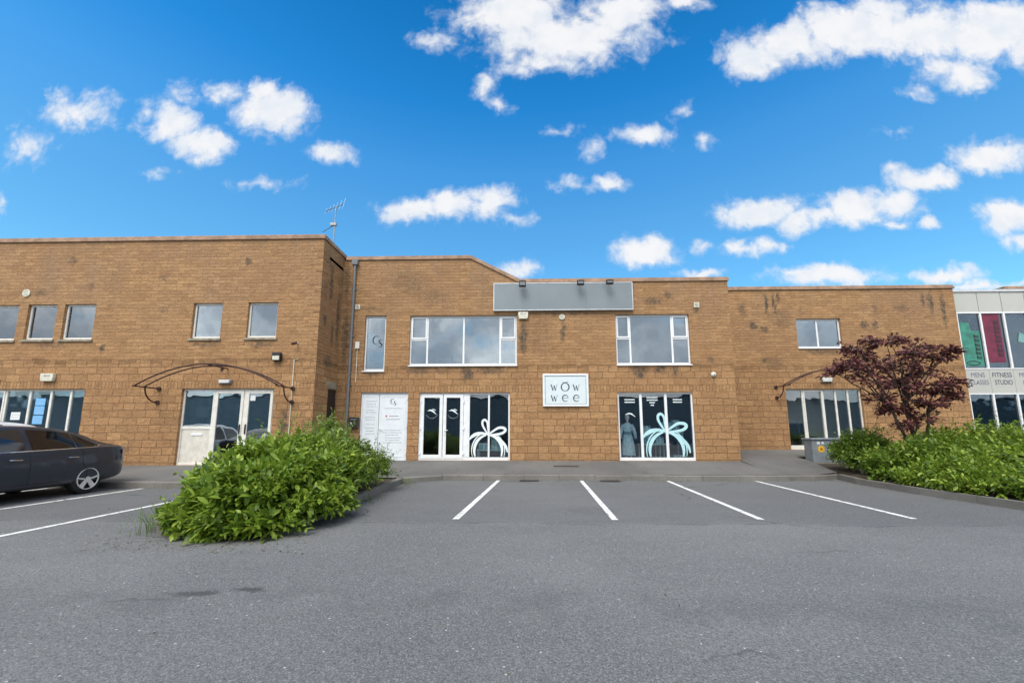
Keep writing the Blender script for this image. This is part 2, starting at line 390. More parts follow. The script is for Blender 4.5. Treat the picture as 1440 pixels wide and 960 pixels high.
def lerp(a, b, t): return a + (b-a)*t
def pave_front(x):
    pts = [(-60,10.0),(-6.1,10.0),(-5.9,11.05),(-3.25,11.05),(-2.3,11.78),(0,11.9),(5.9,11.85),(8.0,11.95),(8.95,12.35),(9.5,14.3),(9.52,14.95),(30,15.0)]
    for (a,ya),(b,yb) in zip(pts, pts[1:]):
        if a <= x <= b: return lerp(ya, yb, (x-a)/(b-a))
    return pts[-1][1]
def pave_back(x): return 12.46 if x < -6.41 else (13.93 if x < 7.06 else 16.7)
def pave_z(x, y):
    if x < -6.41:
        return lerp(.14, .33, max(0, min(1, (y-10)/2.43)))
    if x < 7.06:
        return lerp(.14, .385, max(0, min(1, (y-11.8)/2.1)))
    b = .64
    t = max(0, min(1, (y-11.95)/4.65))
    return lerp(.14, b, t) + .055*math.exp(-(((x-7.06)/.9)**2))*math.exp(-((y-13.9)/1.2)**2)
p = MB()
xs = sorted(set([-45,-30,-20,-16,-12,-9,-7,-6.42,-6.40,-6.1,-5.9,-5,-4,-3.25,-2.8,-2.3,-1,0,1,2,3,4,5,5.9,6.5,7.05,7.07,7.5,8,8.5,8.95,9.1,9.3,9.5,9.52,11,13,16,20,30]))
for a, b in zip(xs, xs[1:]):
    mx = (a+b)/2
    for k in range(8):
        q = []
        for (x, t) in ((a,k/8),(b,k/8),(b,(k+1)/8),(a,(k+1)/8)):
            y = lerp(pave_front(x), pave_back(mx), t)
            zx = mx if (abs(x+6.41) < .02 or abs(x-7.06) < .02) else x
            q.append((x, y, pave_z(zx, y)))
        p.face(q)
o = p.build('pavement', M['pavement'], smooth=True); tag(o, kind='structure')

def kerb_run(mb, pts, w=.13, h=.142, jit=.006):
    for (x0,y0),(x1,y1) in zip(pts, pts[1:]):
        L = math.hypot(x1-x0, y1-y0); n = max(1, round(L/.92)); dx, dy = (x1-x0)/L, (y1-y0)/L; nx, ny = -dy, dx
        for k in range(n):
            a = L*k/n+.004; b = L*(k+1)/n-.004; j = random.uniform(-jit, jit); hh = h+random.uniform(-.004,.006)
            c = [(x0+dx*a+nx*j, y0+dy*a+ny*j), (x0+dx*b+nx*j, y0+dy*b+ny*j)]
            lo = [c[0], c[1], (c[1][0]+nx*w, c[1][1]+ny*w), (c[0][0]+nx*w, c[0][1]+ny*w)]
            ch = .018
            t2 = [(c[0][0]+nx*ch, c[0][1]+ny*ch), (c[1][0]+nx*ch, c[1][1]+ny*ch), lo[2], lo[3]]
            B = [(q[0],q[1],-.02) for q in lo]; Mid = [(lo[0][0],lo[0][1],hh-ch),(lo[1][0],lo[1][1],hh-ch)]; T = [(q[0],q[1],hh) for q in t2]
            mb.face([B[0],B[1],Mid[1],Mid[0]]); mb.face([Mid[0],Mid[1],T[1],T[0]]); mb.face(T)
            mb.face([B[2],B[3],T[3],T[2]]); mb.face([B[0],Mid[0],T[0],T[3],B[3]]); mb.face([B[1],B[2],T[2],T[1],Mid[1]])
k1 = MB()
kerb_run(k1, [(-45,9.93),(-6.05,9.93)])
kerb_run(k1, [(-3.17,11.0),(-2.25,11.68),(0,11.8),(5.9,11.76),(8.0,11.86),(8.95,12.28)])
tag(k1.build('kerb', M['kerb']), kind='structure')
k2 = MB()
kerb_run(k2, [(-5.3,9.9),(-5.1,5.75),(-4.9,5.62),(-3.34,5.62),(-3.15,5.8),(-3.17,10.98)])
kerb_run(k2, [(9.0,12.22),(8.72,11.2),(8.62,9.4),(8.75,7.2),(9.1,4.6)][::-1])
kerb_run(k2, [(9.48,14.3),(9.02,12.45)][::-1], .07, .2)
tag(k2.build('bed_kerb', M['kerb']), kind='structure')
s = MB()
s.face([(-5.0,5.75,.11),(-3.3,5.75,.11),(-3.28,11.05,.11),(-5.75,11.05,.11),(-5.2,9.9,.11)])
s.face([(9.1,4.6,.11),(26,4.6,.11),(26,15.02,.30),(9.55,15.02,.30),(9.54,14.3,.28),(9.05,12.4,.125),(8.8,11.2,.11),(8.7,9.4,.11),(8.83,7.2,.11)])
tag(s.build('planting_bed', M['soil']), kind='structure')
for (x0,y0,x1,y1) in [(-.70,11.72,-1.06,6.62),(1.58,11.72,1.40,6.64),(3.94,11.72,3.66,6.72),(6.33,11.74,6.07,6.85),(-9.06,9.86,-9.22,4.9),(-6.80,9.86,-6.80,4.9),(-11.36,9.86,-11.5,4.9)]:
    l = MB(); n = 24; w = .05
    for k in range(n):
        a, b = k/n, (k+1)/n
        xa, ya, xb, yb = lerp(x0,x1,a), lerp(y0,y1,a), lerp(x0,x1,b), lerp(y0,y1,b)
        l.face([(xb-w,yb,.004),(xb+w,yb,.004),(xa+w,ya,.004),(xa-w,ya,.004)])
    tag(l.build('parking_line', M['paint']), kind='structure')

# ------------------------------------------------------------------ building kit
def wall_front(mb, D, x0, x1, z0, z1, openings, rev=.24):
    X = sorted(set([x0,x1]+[v for o in openings for v in o[:2]])); Z = sorted(set([z0,z1]+[v for o in openings for v in o[2:4]]))
    for xa, xb in zip(X, X[1:]):
        for za, zb in zip(Z, Z[1:]):
            cx, cz = (xa+xb)/2, (za+zb)/2
            if any(o[0] < cx < o[1] and o[2] < cz < o[3] for o in openings): continue
            mb.face([(xa,D,za),(xb,D,za),(xb,D,zb),(xa,D,zb)], [(xa,za),(xb,za),(xb,zb),(xa,zb)])
    for (a,b,c,d) in [o[:4] for o in openings]:
        e = D+rev
        mb.face([(a,D,c),(a,D,d),(a,e,d),(a,e,c)], [(a,c),(a,d),(a+rev,d),(a+rev,c)])
        mb.face([(b,D,d),(b,D,c),(b,e,c),(b,e,d)], [(b,d),(b,c),(b+rev,c),(b+rev,d)])
        mb.face([(a,D,d),(b,D,d),(b,e,d),(a,e,d)], [(a,d),(b,d),(b,d+rev),(a,d+rev)])
        mb.face([(a,e,c),(b,e,c),(b,D,c),(a,D,c)], [(a,c),(b,c),(b,c-rev),(a,c-rev)])

def room(name, parent, x0, x1, y0, y1, z0, z1, mat):
    r = MB(); a = [(x0,y0,z0),(x1,y0,z0),(x1,y1,z0),(x0,y1,z0),(x0,y0,z1),(x1,y0,z1),(x1,y1,z1),(x0,y1,z1)]
    for q in ((0,1,2,3),(4,7,6,5),(3,2,6,7),(0,3,7,4),(1,5,6,2)): r.face([a[i] for i in q])
    return r.build(name, mat, parent)

def bars(mb, x0, x1, z0, z1, y0, y1, b, bb=None):
    bb = b if bb is None else bb
    mb.box(x0,x0+b,y0,y1,z0,z1); mb.box(x1-b,x1,y0,y1,z0,z1)
    mb.box(x0+b,x1-b,y0,y1,z1-b,z1); mb.box(x0+b,x1-b,y0,y1,z0,z0+bb)

def window(parent, D, x0, x1, z0, z1, panes, frame, glass, b=.055, bb=.07, rec=.09, sashes=(), sill=M['upvc'], name='window', mull=()):
    """frame with real depth, each pane a sheet of glass (4 mm behind the beads), openers with a sash of their own"""
    y0 = D+rec; y1 = y0+.07
    f = MB(); bars(f, x0, x1, z0, z1, y0, y1, b, bb)
    for (xa,xb,za,zb) in mull: f.box(xa,xb,y0+.002,y1-.002,za,zb)
    fo = f.build(name, frame, parent, bevel=.006)
    for i, (xa,xb,za,zb) in enumerate(panes):
        if i in sashes:
            sm = MB(); bars(sm, xa-.012, xb+.012, za-.012, zb+.012, y0-.018, y0+.05, .05)
            so = sm.build('sash', frame, fo, bevel=.006)
            q = (xa+.038, xb-.038, za+.038, zb-.038)
        else: q = (xa,xb,za,zb)
        pm = MB(); pm.box(q[0]-.006,q[1]+.006,y0+.028,y0+.034,q[2]-.006,q[3]+.006)
        pm.build('pane', glass, fo)
    if sill:
        sl = MB(); e_ = .045 if sill is M['sill'] else .012; sl.box(x0-e_,x1+e_,D-.045,D+rec,z0-(.075 if sill is M['sill'] else .04),z0-.002); sl.build('sill', sill, fo, bevel=.006)
    return fo

def grid_panes(x0, x1, z0, z1, xm, b=.055, bb=.07, mw=.06):
    e = [x0+b-mw/2]+list(xm)+[x1-b+mw/2]
    return [(a+mw/2, c-mw/2, z0+bb, z1-b) for a, c in zip(e, e[1:])], [(x-mw/2, x+mw/2, z0+bb, z1-b) for x in xm]

def text_mesh(body, size, x, z, D, mat, parent, name='lettering', squash=1., rot=0., align='CENTER', th=.002, bold=0.):
    cu = bpy.data.curves.new(name, 'FONT'); cu.body = body; cu.size = size; cu.align_x = align; cu.extrude = th/2; cu.offset = bold
    to = bpy.data.objects.new('tmp', cu); col.objects.link(to)
    dg = bpy.context.evaluated_depsgraph_get()
    me = bpy.data.meshes.new_from_object(to.evaluated_get(dg)); bpy.data.objects.remove(to)
    mt = Matrix.Translation(Vector((x, D, z)) - (wloc(parent) if parent else Vector())) @ Matrix.Rotation(R(90),4,'X') @ Matrix.Rotation(rot,4,'Z') @ Matrix.Diagonal((squash,1,1,1))
    me.transform(mt); me.name = name; me.materials.clear(); me.materials.append(mat)
    o = bpy.data.objects.new(name, me); col.objects.link(o)
    if parent: o.parent = parent
    return o

# ------------------------------------------------------------------ LEFT BUILDING
DL, XL = 12.43, -6.42
BL = empty('brick_building', (-15, DL, 0), 'sandy block building at left with a row of small upper windows behind the parked cars', 'building')
opL = [(-19.6,-18.3,4.22,5.38),(-17.85,-16.25,4.22,5.38),(-15.95,-14.98,4.23,5.39),(-14.73,-13.70,4.23,5.39),(-10.50,-9.55,4.24,5.39),(-8.72,-7.76,4.25,5.40),
       (-19.9,-13.66,.33,2.65),(-10.56,-7.66,.33,2.65)]
w = MB(); TOPL = 7.5
wall_front(w, DL, -32, XL, -.05, TOPL, opL)
w.face([(XL,DL,-.05),(XL,21,-.05),(XL,21,TOPL),(XL,DL,TOPL)], [(DL,-.05),(21,-.05),(21,TOPL),(DL,TOPL)])
w.face([(-32,21,-.05),(-32,DL,-.05),(-32,DL,TOPL),(-32,21,TOPL)], [(21,-.05),(DL,-.05),(DL,TOPL),(21,TOPL)])
w.face([(XL,21,-.05),(-32,21,-.05),(-32,21,TOPL),(XL,21,TOPL)])
w.build('wall', M['wallL'], BL)
c = MB(); c.box(-32.05,XL+.05,DL-.05,DL+.30,TOPL+.002,TOPL+.10); c.box(XL-.30,XL+.05,DL+.302,21,TOPL+.002,TOPL+.10)
c.box(-32.05,XL+.025,DL-.025,DL+.27,TOPL+.102,TOPL+.16); c.box(XL-.27,XL+.025,DL+.272,21,TOPL+.102,TOPL+.16)
c.build('coping', M['coping'], BL, bevel=.012)
r = MB(); r.box(-32,XL,DL+.3,21,7.0,7.1); r.build('roof', M['roof'], BL)
# quoins: alternate long and short corner stones
z = .34; k = 0
while z < 7.2:
    h = .2225; L1 = .42 if k % 2 else .21; L2 = .21 if k % 2 else .42
    q = MB(); q.box(XL-L1,XL+.010,DL-.010,DL+.02,z+.004,z+h-.004); q.box(XL-.02,XL+.0095,DL+.0205,DL+L2,z+.004,z+h-.004); z += .225*random.choice((1,1,2)); k += 1
    q.build('quoin', M['wallL'], BL, bevel=.006)
room('upper_room', BL, -24, XL-.3, DL+.245, DL+4, 3.3, 5.9, M['room'])
room('lower_room', BL, -24, XL-.3, DL+.245, DL+2.2, .25, 2.9, M['room'])
def plain_window(x0, x1, z0, z1, curtain):
    fo = window(BL, DL, x0, x1, z0, z1, [(x0+.055,x1-.055,z0+.07,z1-.055)], M['cream'], M['glass_up'], rec=.08, sill=M['sill'])
    if curtain:
        cm = MB(); n = 14; cw = (x1-x0)*curtain; y = DL+.34
        for k in range(n):
            xa = x0+cw*k/n; xb = x0+cw*(k+1)/n; ya = y+.02*math.sin(k*1.9); yb = y+.02*math.sin((k+1)*1.9)
            cm.face([(xa,ya,z0),(xb,yb,z0),(xb,yb,z1),(xa,ya,z1)])
        cm.build('curtain', M['blind'], fo)
plain_window(*opL[0], .3); plain_window(*opL[1], .45); plain_window(*opL[2], 0); plain_window(*opL[3], .42); plain_window(*opL[4], .3); plain_window(*opL[5], .25)
# shop front at the far left: doors and fixed lights
x0,x1,z0,z1 = opL[6]
pn, ml = grid_panes(x0,x1,z0,z1,[-18.1,-16.95,-16.28,-15.50,-14.82,-14.18], mw=.07)
shopL = window(BL, DL, x0,x1,z0,z1, pn, M['cream'], M['glass_shop'], rec=.08, sashes=(2,), sill=False, name='shop_front', mull=ml)
def notice(parent, x0, x1, z0, z1, D, mat, label=None, lines=0, ink='inkgrey'):
    n = MB(); n.box(x0,x1,D-.002,D,z0,z1); o = n.build('notice', mat, parent)
    if label: o['label'] = label
    if lines:
        l = MB()
        for i in range(lines):
            zz = z1-(z1-z0)*(i+1)/(lines+1); xx = x0+(x1-x0)*.12
            while xx < x1-(x1-x0)*.2:
                ww = random.uniform(.015,.05); l.box(xx,min(xx+ww,x1-.02),D-.004,D-.0025,zz-.008,zz+.008); xx += ww+.015
        l.build('print', M[ink], o)
    return o
gy = DL+.08+.026
notice(shopL,-15.32,-15.0,2.15,2.37,gy,M['paperblue'],'pale blue notice, upper of three',1); notice(shopL,-15.32,-15.0,1.86,2.13,gy,M['paperblue'],'blue notice, middle of three',3); notice(shopL,-15.33,-15.01,1.57,1.83,gy,M['paperblue'],'blue notice, lowest of three',2)
notice(shopL,-16.05,-15.75,1.70,1.94,gy,M['paper'],'white notice on the cream door',2)
# entrance under the arched canopy
x0,x1,z0,z1 = opL[7]
fe = window(BL, DL, x0,x1,z0,z1, [(-10.5,-9.62,1.50,2.59)], M['cream'], M['glass_side'], rec=.08, sill=False, name='entrance_screen', mull=[(-9.62,-9.54,.40,2.595),(-10.505,-9.62,1.41,1.50),(-8.64,-8.56,.40,2.595)])
pm = MB(); pm.box(-10.505,-9.62,DL+.10,DL+.13,.40,1.41); pp = pm.build('lower_panel', M['creampanel'], fe)
pm = MB(); pm.box(-10.2,-9.85,DL+.085,DL+.098,1.22,1.29); pm.build('letter_plate', M['upvc'], fe, bevel=.005)
bl = MB()
for k in range(13):
    xx = -10.48+.068*k
    if k in (5,7): continue
    bl.face([(xx,DL+.30,1.45),(xx+.055,DL+.325,1.45),(xx+.055,DL+.325,2.62),(xx,DL+.30,2.62)])
bl.build('blind', M['blind'], fe)
nb = notice(fe,-10.22,-9.80,1.78,2.10,DL+.2,M['paper'],'pale blue card in the side light',0)
for (a,b) in ((-9.54,-8.64),(-8.56,-7.72)):
    d = MB(); bars(d, a+.005, b-.005, .405, 2.59, DL+.065, DL+.125, .085, .13); do = d.build('door', M['cream'], fe, bevel=.006)
    gm = MB(); gm.box(a+.085,b-.085,DL+.09,DL+.096,.53,2.51); gm.build('glass_pane', M['glass_side'], do)
    h = MB(); hx = b-.05 if a < -9 else a+.05
    h.tube([(hx,DL+.035,1.30),(hx,DL+.035,1.52)], .012); h.box(hx-.018,hx+.018,DL+.05,DL+.066,1.26,1.56); h.build('handle', M['black'], do)
notice(fe,-8.44,-8.28,2.28,2.44,DL+.08,M['paper'],'small white sticker at the top of the door',0)
# side door in the return wall
sd = MB(); sd.box(XL-.02,XL+.012,13.32,13.86,.33,2.72); so = sd.build('side_door', M['darkdoor'], BL)
lt = MB(); lt.box(XL-.02,XL+.03,13.2,13.87,2.75,2.98); lt.build('lintel', M['sill'], BL, bevel=.005)

# ------------------------------------------------------------------ CENTRE BUILDING
DC, XA, XB = 13.9, -6.419, 7.07
BC = empty('brick_building', (0, DC, 0), 'sandy block building in the middle with a stepped parapet and long grey sign board', 'building')
opC = [(-5.53,-4.79,3.40,5.36),(-3.95,-.22,3.58,5.34),(3.17,5.68,3.58,5.33),(-5.54,-3.92,.38,2.65),(-3.54,-.46,.39,2.64),(3.15,5.65,.39,2.64)]
w = MB(); wall_front(w, DC, XA, XB, -.05, 6.5, opC)
def uvp(pts): return [(p[0], p[2]) for p in pts]
pt = [(XA,DC,6.5),(-.12,DC,6.5),(-1.85,DC,7.40),(XA,DC,7.40)]; w.face(pt, uvp(pt))
w.face([(XB,DC,-.05),(XB,22,-.05),(XB,22,6.5),(XB,DC,6.5)], [(DC,-.05),(22,-.05),(22,6.5),(DC,6.5)])
w.face([(XB,22,-.05),(XA,22,-.05),(XA,22,6.5),(XB,22,6.5)])
w.build('wall', M['wallC'], BC)
c = MB(); pr = [(XA+.1,7.40),(-1.85,7.40),(-.12,6.5),(XB+.04,6.5)]
for th, o_ in ((.09,-.045),(.14,-.02)):
    for (a,za),(b,zb) in zip(pr, pr[1:]):
        y0, y1 = DC+o_, DC+.3+(.02 if th > .1 else 0); l0 = .003 if th < .1 else .092
        A = [(a,y0,za+l0),(b,y0,zb+l0),(b,y1,zb+l0),(a,y1,za+l0)]; T = [(p_[0],p_[1],p_[2]+(th-l0)) for p_ in A]
        c.face([A[0],A[1],T[1],T[0]]); c.face(T); c.face([A[2],A[3],T[3],T[2]]); c.face([A[1],A[2],T[2],T[1]]); c.face([A[3],A[0],T[0],T[3]]); c.face(A[::-1])
c.build('coping', M['coping'], BC)
r = MB(); r.box(XA+.002,XB-.002,DC+.3,22,6.2,6.3); r.face([(XA,DC+.3,6.3),(-.3,DC+.3,6.3),(-1.9,DC+.3,7.38),(XA,DC+.3,7.38)][::-1]); r.build('roof', M['roof'], BC)
room('upper_room', BC, XA+.3, XB-.3, DC+.245, DC+4.5, 3.2, 5.8, M['room'])
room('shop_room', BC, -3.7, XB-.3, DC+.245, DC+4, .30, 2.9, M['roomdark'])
# slim window with the monogram
fs = window(BC, DC, *opC[0], [(opC[0][0]+.055,opC[0][1]-.055,3.47,5.305)], M['upvc'], M['glass_up'])
def arc(cx, cz, rx, rz, a0, a1, n=20): return [(cx+rx*math.cos(R(lerp(a0,a1,i/n))), cz+rz*math.sin(R(lerp(a0,a1,i/n)))) for i in range(n+1)]
def monogram(mb, cx, cz, s, D):
    P = arc(cx-.10*s, cz+.10*s, .20*s, .24*s, 35, 300, 24); n = len(P); mb.ribbon(P, [s*(.012+.055*math.sin(math.pi*i/(n-1))**2) for i in range(n)], D)
    S = catmull([(cx+.24*s,cz+.06*s),(cx+.15*s,cz+.13*s),(cx+.04*s,cz+.05*s),(cx+.13*s,cz-.07*s),(cx+.22*s,cz-.19*s),(cx+.10*s,cz-.29*s),(cx-.03*s,cz-.20*s)], 6); n = len(S)
    mb.ribbon([tuple(p_) for p_ in S], [s*(.012+.06*math.sin(math.pi*i/(n-1))**2) for i in range(n)], D)
mg = MB(); monogram(mg, -5.08, 4.44, .62, DC+.09+.024); mg.build('monogram', M['inkblack'], fs)
cs = MB(); cs.box(-5.44,-5.30,DC+.30,DC+.32,3.45,5.32); cs.build('curtain', M['pipe'], fs)
# big upper window
x0,x1,z0,z1 = opC[1]; zt = 4.50
p1 = [(-3.895,-3.37,zt+.035,z1-.055),(-3.895,-3.37,z0+.07,zt-.035),(-3.31,-2.10,z0+.07,z1-.055),(-2.04,-.83,z0+.07,z1-.055),(-.77,-.275,zt+.035,z1-.055),(-.77,-.275,z0+.07,zt-.035)]
window(BC, DC, x0,x1,z0,z1, p1, M['upvc'], M['glass_up'], sashes=(0,4), mull=[(-3.37,-3.31,z0+.07,z1-.055),(-2.10,-2.04,z0+.07,z1-.055),(-.83,-.77,z0+.07,z1-.055),(-3.895,-3.37,zt-.035,zt+.035),(-.77,-.275,zt-.035,zt+.035)])
x0,x1,z0,z1 = opC[2]
p2 = [(3.225,3.64,zt+.035,z1-.055),(3.225,3.64,z0+.07,zt-.035),(3.70,5.07,z0+.07,z1-.055),(5.13,5.625,zt+.035,z1-.055),(5.13,5.625,z0+.07,zt-.035)]
window(BC, DC, x0,x1,z0,z1, p2, M['upvc'], M['glass_up'], sashes=(0,3), mull=[(3.64,3.70,z0+.07,z1-.055),(5.07,5.13,z0+.07,z1-.055),(3.225,3.64,zt-.035,zt+.035),(5.13,5.625,zt-.035,zt+.035)])
# white door with printed panels
x0,x1,z0,z1 = opC[3]
d = MB(); bars(d, x0, x1, z0, z1, DC+.05, DC+.12, .05, .05); do = d.build('entrance_frame', M['doorwhite'], BC, bevel=.006)
for nm,(a,b) in (('side_panel',(-5.488,-4.93)),('door',(-4.915,-3.972))):
    e = MB(); e.box(a,b,DC+.06,DC+.10,z0+.052,z1-.052); eo = e.build(nm, M['doorwhite'], do, bevel=.006)
    e = MB(); bars(e, a+.06, b-.06, z0+.12, z1-.12, DC+.052, DC+.0595, .02); e.build('moulding', M['upvc'], eo)
    l = MB(); cx = (a+b)/2; ww = (b-a)*.32
    rows = [2.36,2.26,2.18,2.06,1.98,1.82,1.74,1.58,1.46,1.36,1.26] if nm == 'side_panel' else [2.12,1.38,1.30,1.22,1.13,1.05,.97]
    for zz in rows:
        k = random.uniform(.7,1); xx = cx-ww*k
        while xx < cx+ww*k:
            dx = random.uniform(.02,.08); l.box(xx,xx+dx,DC+.056,DC+.0585,zz-.009,zz+.009); xx += dx+.018
    l.build('print', M['inkgrey'], eo)
    if nm == 'door':
        mm = MB(); monogram(mm, cx+.02, 2.32, .34, DC+.055); mm.build('monogram', M['inkblack'], eo)
        mm = MB(); mm.disc((cx-.22,DC+.058,1.86),.03,(0,-1,0),.004); mm.build('red_mark', M['inkred'], eo)
        mm = MB(); mm.box(cx-.12,cx+.2,DC+.055,DC+.0585,1.85,1.875); mm.box(cx-.22,cx+.26,DC+.055,DC+.0585,1.74,1.758); mm.build('print_line', M['inkgrey'], eo)
        h = MB(); h.box(a+.02,a+.055,DC+.045,DC+.06,1.28,1.50); h.tube([(a+.037,DC+.04,1.42),(a+.037,DC+.015,1.42),(a+.15,DC+.015,1.42)], .011); h.build('handle', M['upvc'], eo)
        hg = MB()
        for zz in (.6,1.5,2.45): hg.box(b-.01,b+.025,DC+.03,DC+.05,zz-.05,zz+.05)
        hg.build('hinge', M['upvc'], eo)
# shop front: pair of glazed doors and two display lights
x0,x1,z0,z1 = opC[4]
sf = window(BC, DC, x0,x1,z0,z1, [(-1.82,-1.20,.50,2.585),(-1.14,-.515,.50,2.585)], M['upvc'], M['glass_shop'], bb=.10, rec=.06, sill=False, name='shop_front', mull=[(-2.03,-1.82,.495,2.59),(-1.20,-1.14,.495,2.59)])
for i,(a,b) in enumerate(((-3.485,-2.735),(-2.725,-2.032))):
    d = MB(); bars(d, a+.004, b-.004, .445, 2.58, DC+.045, DC+.10, .105, .125); do = d.build('door', M['upvc'], sf, bevel=.007)
    gm = MB(); gm.box(a+.1,b-.1,DC+.07,DC+.076,.56,2.48); gm.build('glass_pane', M['glass_shop'], do)
    v = MB(); cx = (a+b)/2
    # small bow transfer and arched lines of lettering on the door glass
    dy = DC+.067
    v.ribbon([(cx-.15,2.03),(cx-.05,2.06),(cx+.03,2.02),(cx+.15,1.92)],[.01,.05,.05,.012],dy); v.ribbon([(cx-.03,2.03),(cx+.04,2.09),(cx+.12,2.06),(cx+.03,2.02)],[.02,.03,.03,.02],dy-.001)
    v.ribbon(arc(cx,1.98,.2,.2,200,340,16),[.004]*17,dy)
    v.build('bow_transfer', M['vinylwhite'], do)
    h = MB(); hx = -2.66 if i else -2.80
    if i: h.box(hx-.02,hx+.02,DC+.03,DC+.045,1.22,1.46); h.tube([(hx,DC+.03,1.38),(hx,DC,1.38),(hx+.12,DC,1.38)],.012); h.build('handle', M['upvc'], do)
    hg = MB(); xh = a if i == 0 else b
    for zz in (.62,1.45,2.35): hg.box(xh-.015,xh+.03,DC+.025,DC+.044,zz-.05,zz+.05)
    hg.build('hinge', M['upvc'], do)
def bow(parent, cx, zc, s, D, mat, zb):
    """gift-wrap bow and ribbon circle transfer; zc is the knot height, zb the bottom of the glass"""
    def wv(n, a, b): return [a+(b-a)*math.sin(math.pi*i/(n-1)) for i in range(n)]
    m = MB(); k = 0
    def st(pts, a, b):
        nonlocal k
        P = [tuple(p_) for p_ in catmull([(cx+px*s, zc+pz*s) for px,pz in pts], 8)]
        m.ribbon(P, [w_*s for w_ in wv(len(P), a, b)], D-.0012*k); k += 1
    st([(-.02,.0),(-.14,.18),(-.27,.42),(-.27,.60),(-.17,.66),(-.06,.55),(-.03,.30),(-.0,.02)], .05, .10)
    st([(.0,.0),(.22,.16),(.46,.30),(.70,.29),(.76,.18),(.62,.06),(.30,.0),(.0,-.03)], .06, .12)
    st([(.05,-.02),(-.25,.05),(-.55,.02),(-.78,-.12),(-.86,-.24)], .03, .15)
    st([(.05,-.04),(.35,-.12),(.62,-.34),(.80,-.56),(.86,-.80)], .03, .14)
    rr = .62; zz = zb-zc
    for rad, w_, a0, a1 in ((.64,.13,100,205),(.76,.05,105,205),(.62,.13,-25,80),(.74,.05,-22,62)):
        P = []
        for p_ in arc(cx, zc-.72*s, rad*s, .72*s*rad/.66, a0, a1, 30):
            if p_[1] > zb: P.append(p_)
        if len(P) > 3:
            m.ribbon(P, [s*w_*(.45+.55*abs(math.sin(math.pi*i/(len(P)-1)))) for i in range(len(P))], D-.0012*k); k += 1
    return m.build('bow_transfer', mat, parent)
bow(sf, -1.18, 1.24, .74, DC+.06+.022, M['vinylwhite'], .51)
# display window with three lights
x0,x1,z0,z1 = opC[5]
pn, ml = grid_panes(x0,x1,z0,z1,[3.93,4.76], bb=.10, mw=.085)
dw = window(BC, DC, x0,x1,z0,z1, pn, M['upvc'], M['glass_shop'], bb=.10, rec=.06, sill=False, name='display_window', mull=ml)
bow(dw, 4.73, 1.34, .88, DC+.06+.022, M['vinylblue'], .51)
def rows(parent, cx, z, n, w_):
    l = MB()
    for i in range(n):
        ww = w_*(1,1.0,.5,.3)[i]; xx = cx-ww/2
        while xx < cx+ww/2:
            d_ = random.uniform(.018,.035); l.box(xx,min(xx+d_,cx+ww/2),DC+.082,DC+.085,z-.085*i-.02,z-.085*i+.02); xx += d_+.008
    l.build('print', M['vinylwhite'], parent)
rows(dw, 3.57, 2.40, 2, .34); rows(dw, 4.32, 2.47, 4, .36); rows(dw, 5.16, 2.40, 2, .30)
br = MB(); br.ribbon([(3.40,1.90),(3.52,1.94),(3.62,1.92),(3.74,1.82)],[.008,.04,.045,.01],DC+.083); br.build('bow_transfer', M['vinylwhite'], dw)
# drain pipe with brackets
dp = MB(); dp.tube([(-5.97,DC-.07,7.36),(-5.97,DC-.07,.37)], .045, 12); dp.box(-6.07,-5.87,DC-.14,DC-.004,7.2,7.38)
for zz in (1.2,2.9,4.6,6.3): dp.box(-6.05,-5.89,DC-.045,DC-.003,zz,zz+.05)
dp.build('drain_pipe', M['pipe'], BC)

# ------------------------------------------------------------------ RIGHT BUILDING
DR = 16.6
BR = empty('brick_building', (12, DR, 0), 'plain sandy block building set back at right behind the purple tree', 'building')
opR = [(11.07,12.83,4.66,5.87),(10.40,13.34,.64,3.0)]
w = MB(); wall_front(w, DR, 7.07, 17.44, -.05, 7.08, opR)
w.face([(17.44,DR,-.05),(17.44,24,-.05),(17.44,24,7.08),(17.44,DR,7.08)], [(DR,-.05),(24,-.05),(24,7.08),(DR,7.08)])
w.face([(17.44,24,-.05),(7.07,24,-.05),(7.07,24,7.08),(17.44,24,7.08)]); w.face([(7.07,24,-.05),(7.07,DR,-.05),(7.07,DR,7.08),(7.07,24,7.08)])
w.build('wall', M['wallR'], BR)
c = MB(); c.box(7.03,17.49,DR-.05,DR+.30,7.082,7.17); c.box(7.05,17.46,DR-.025,DR+.27,7.172,7.24); c.build('coping', M['coping'], BR, bevel=.012)
r = MB(); r.box(7.08,17.43,DR+.3,24,6.7,6.8); r.build('roof', M['roof'], BR)
room('upper_room', BR, 8, 17, DR+.245, DR+4, 3.6, 6.3, M['room'])
room('lower_room', BR, 8, 17, DR+.245, DR+1.9, .6, 3.3, M['room'])
x0,x1,z0,z1 = opR[0]
pn, ml = grid_panes(x0,x1,z0,z1,[11.93])
window(BR, DR, x0,x1,z0,z1, pn, M['upvc'], M['glass_up'], mull=ml)
x0,x1,z0,z1 = opR[1]
pn, ml = grid_panes(x0,x1,z0,z1,[11.09,11.88,12.37,12.85], bb=.16, mw=.07)
window(BR, DR, x0,x1,z0,z1, pn, M['cream'], M['glass_shop'], bb=.16, sashes=(1,), sill=False, name='shop_front', mull=ml)

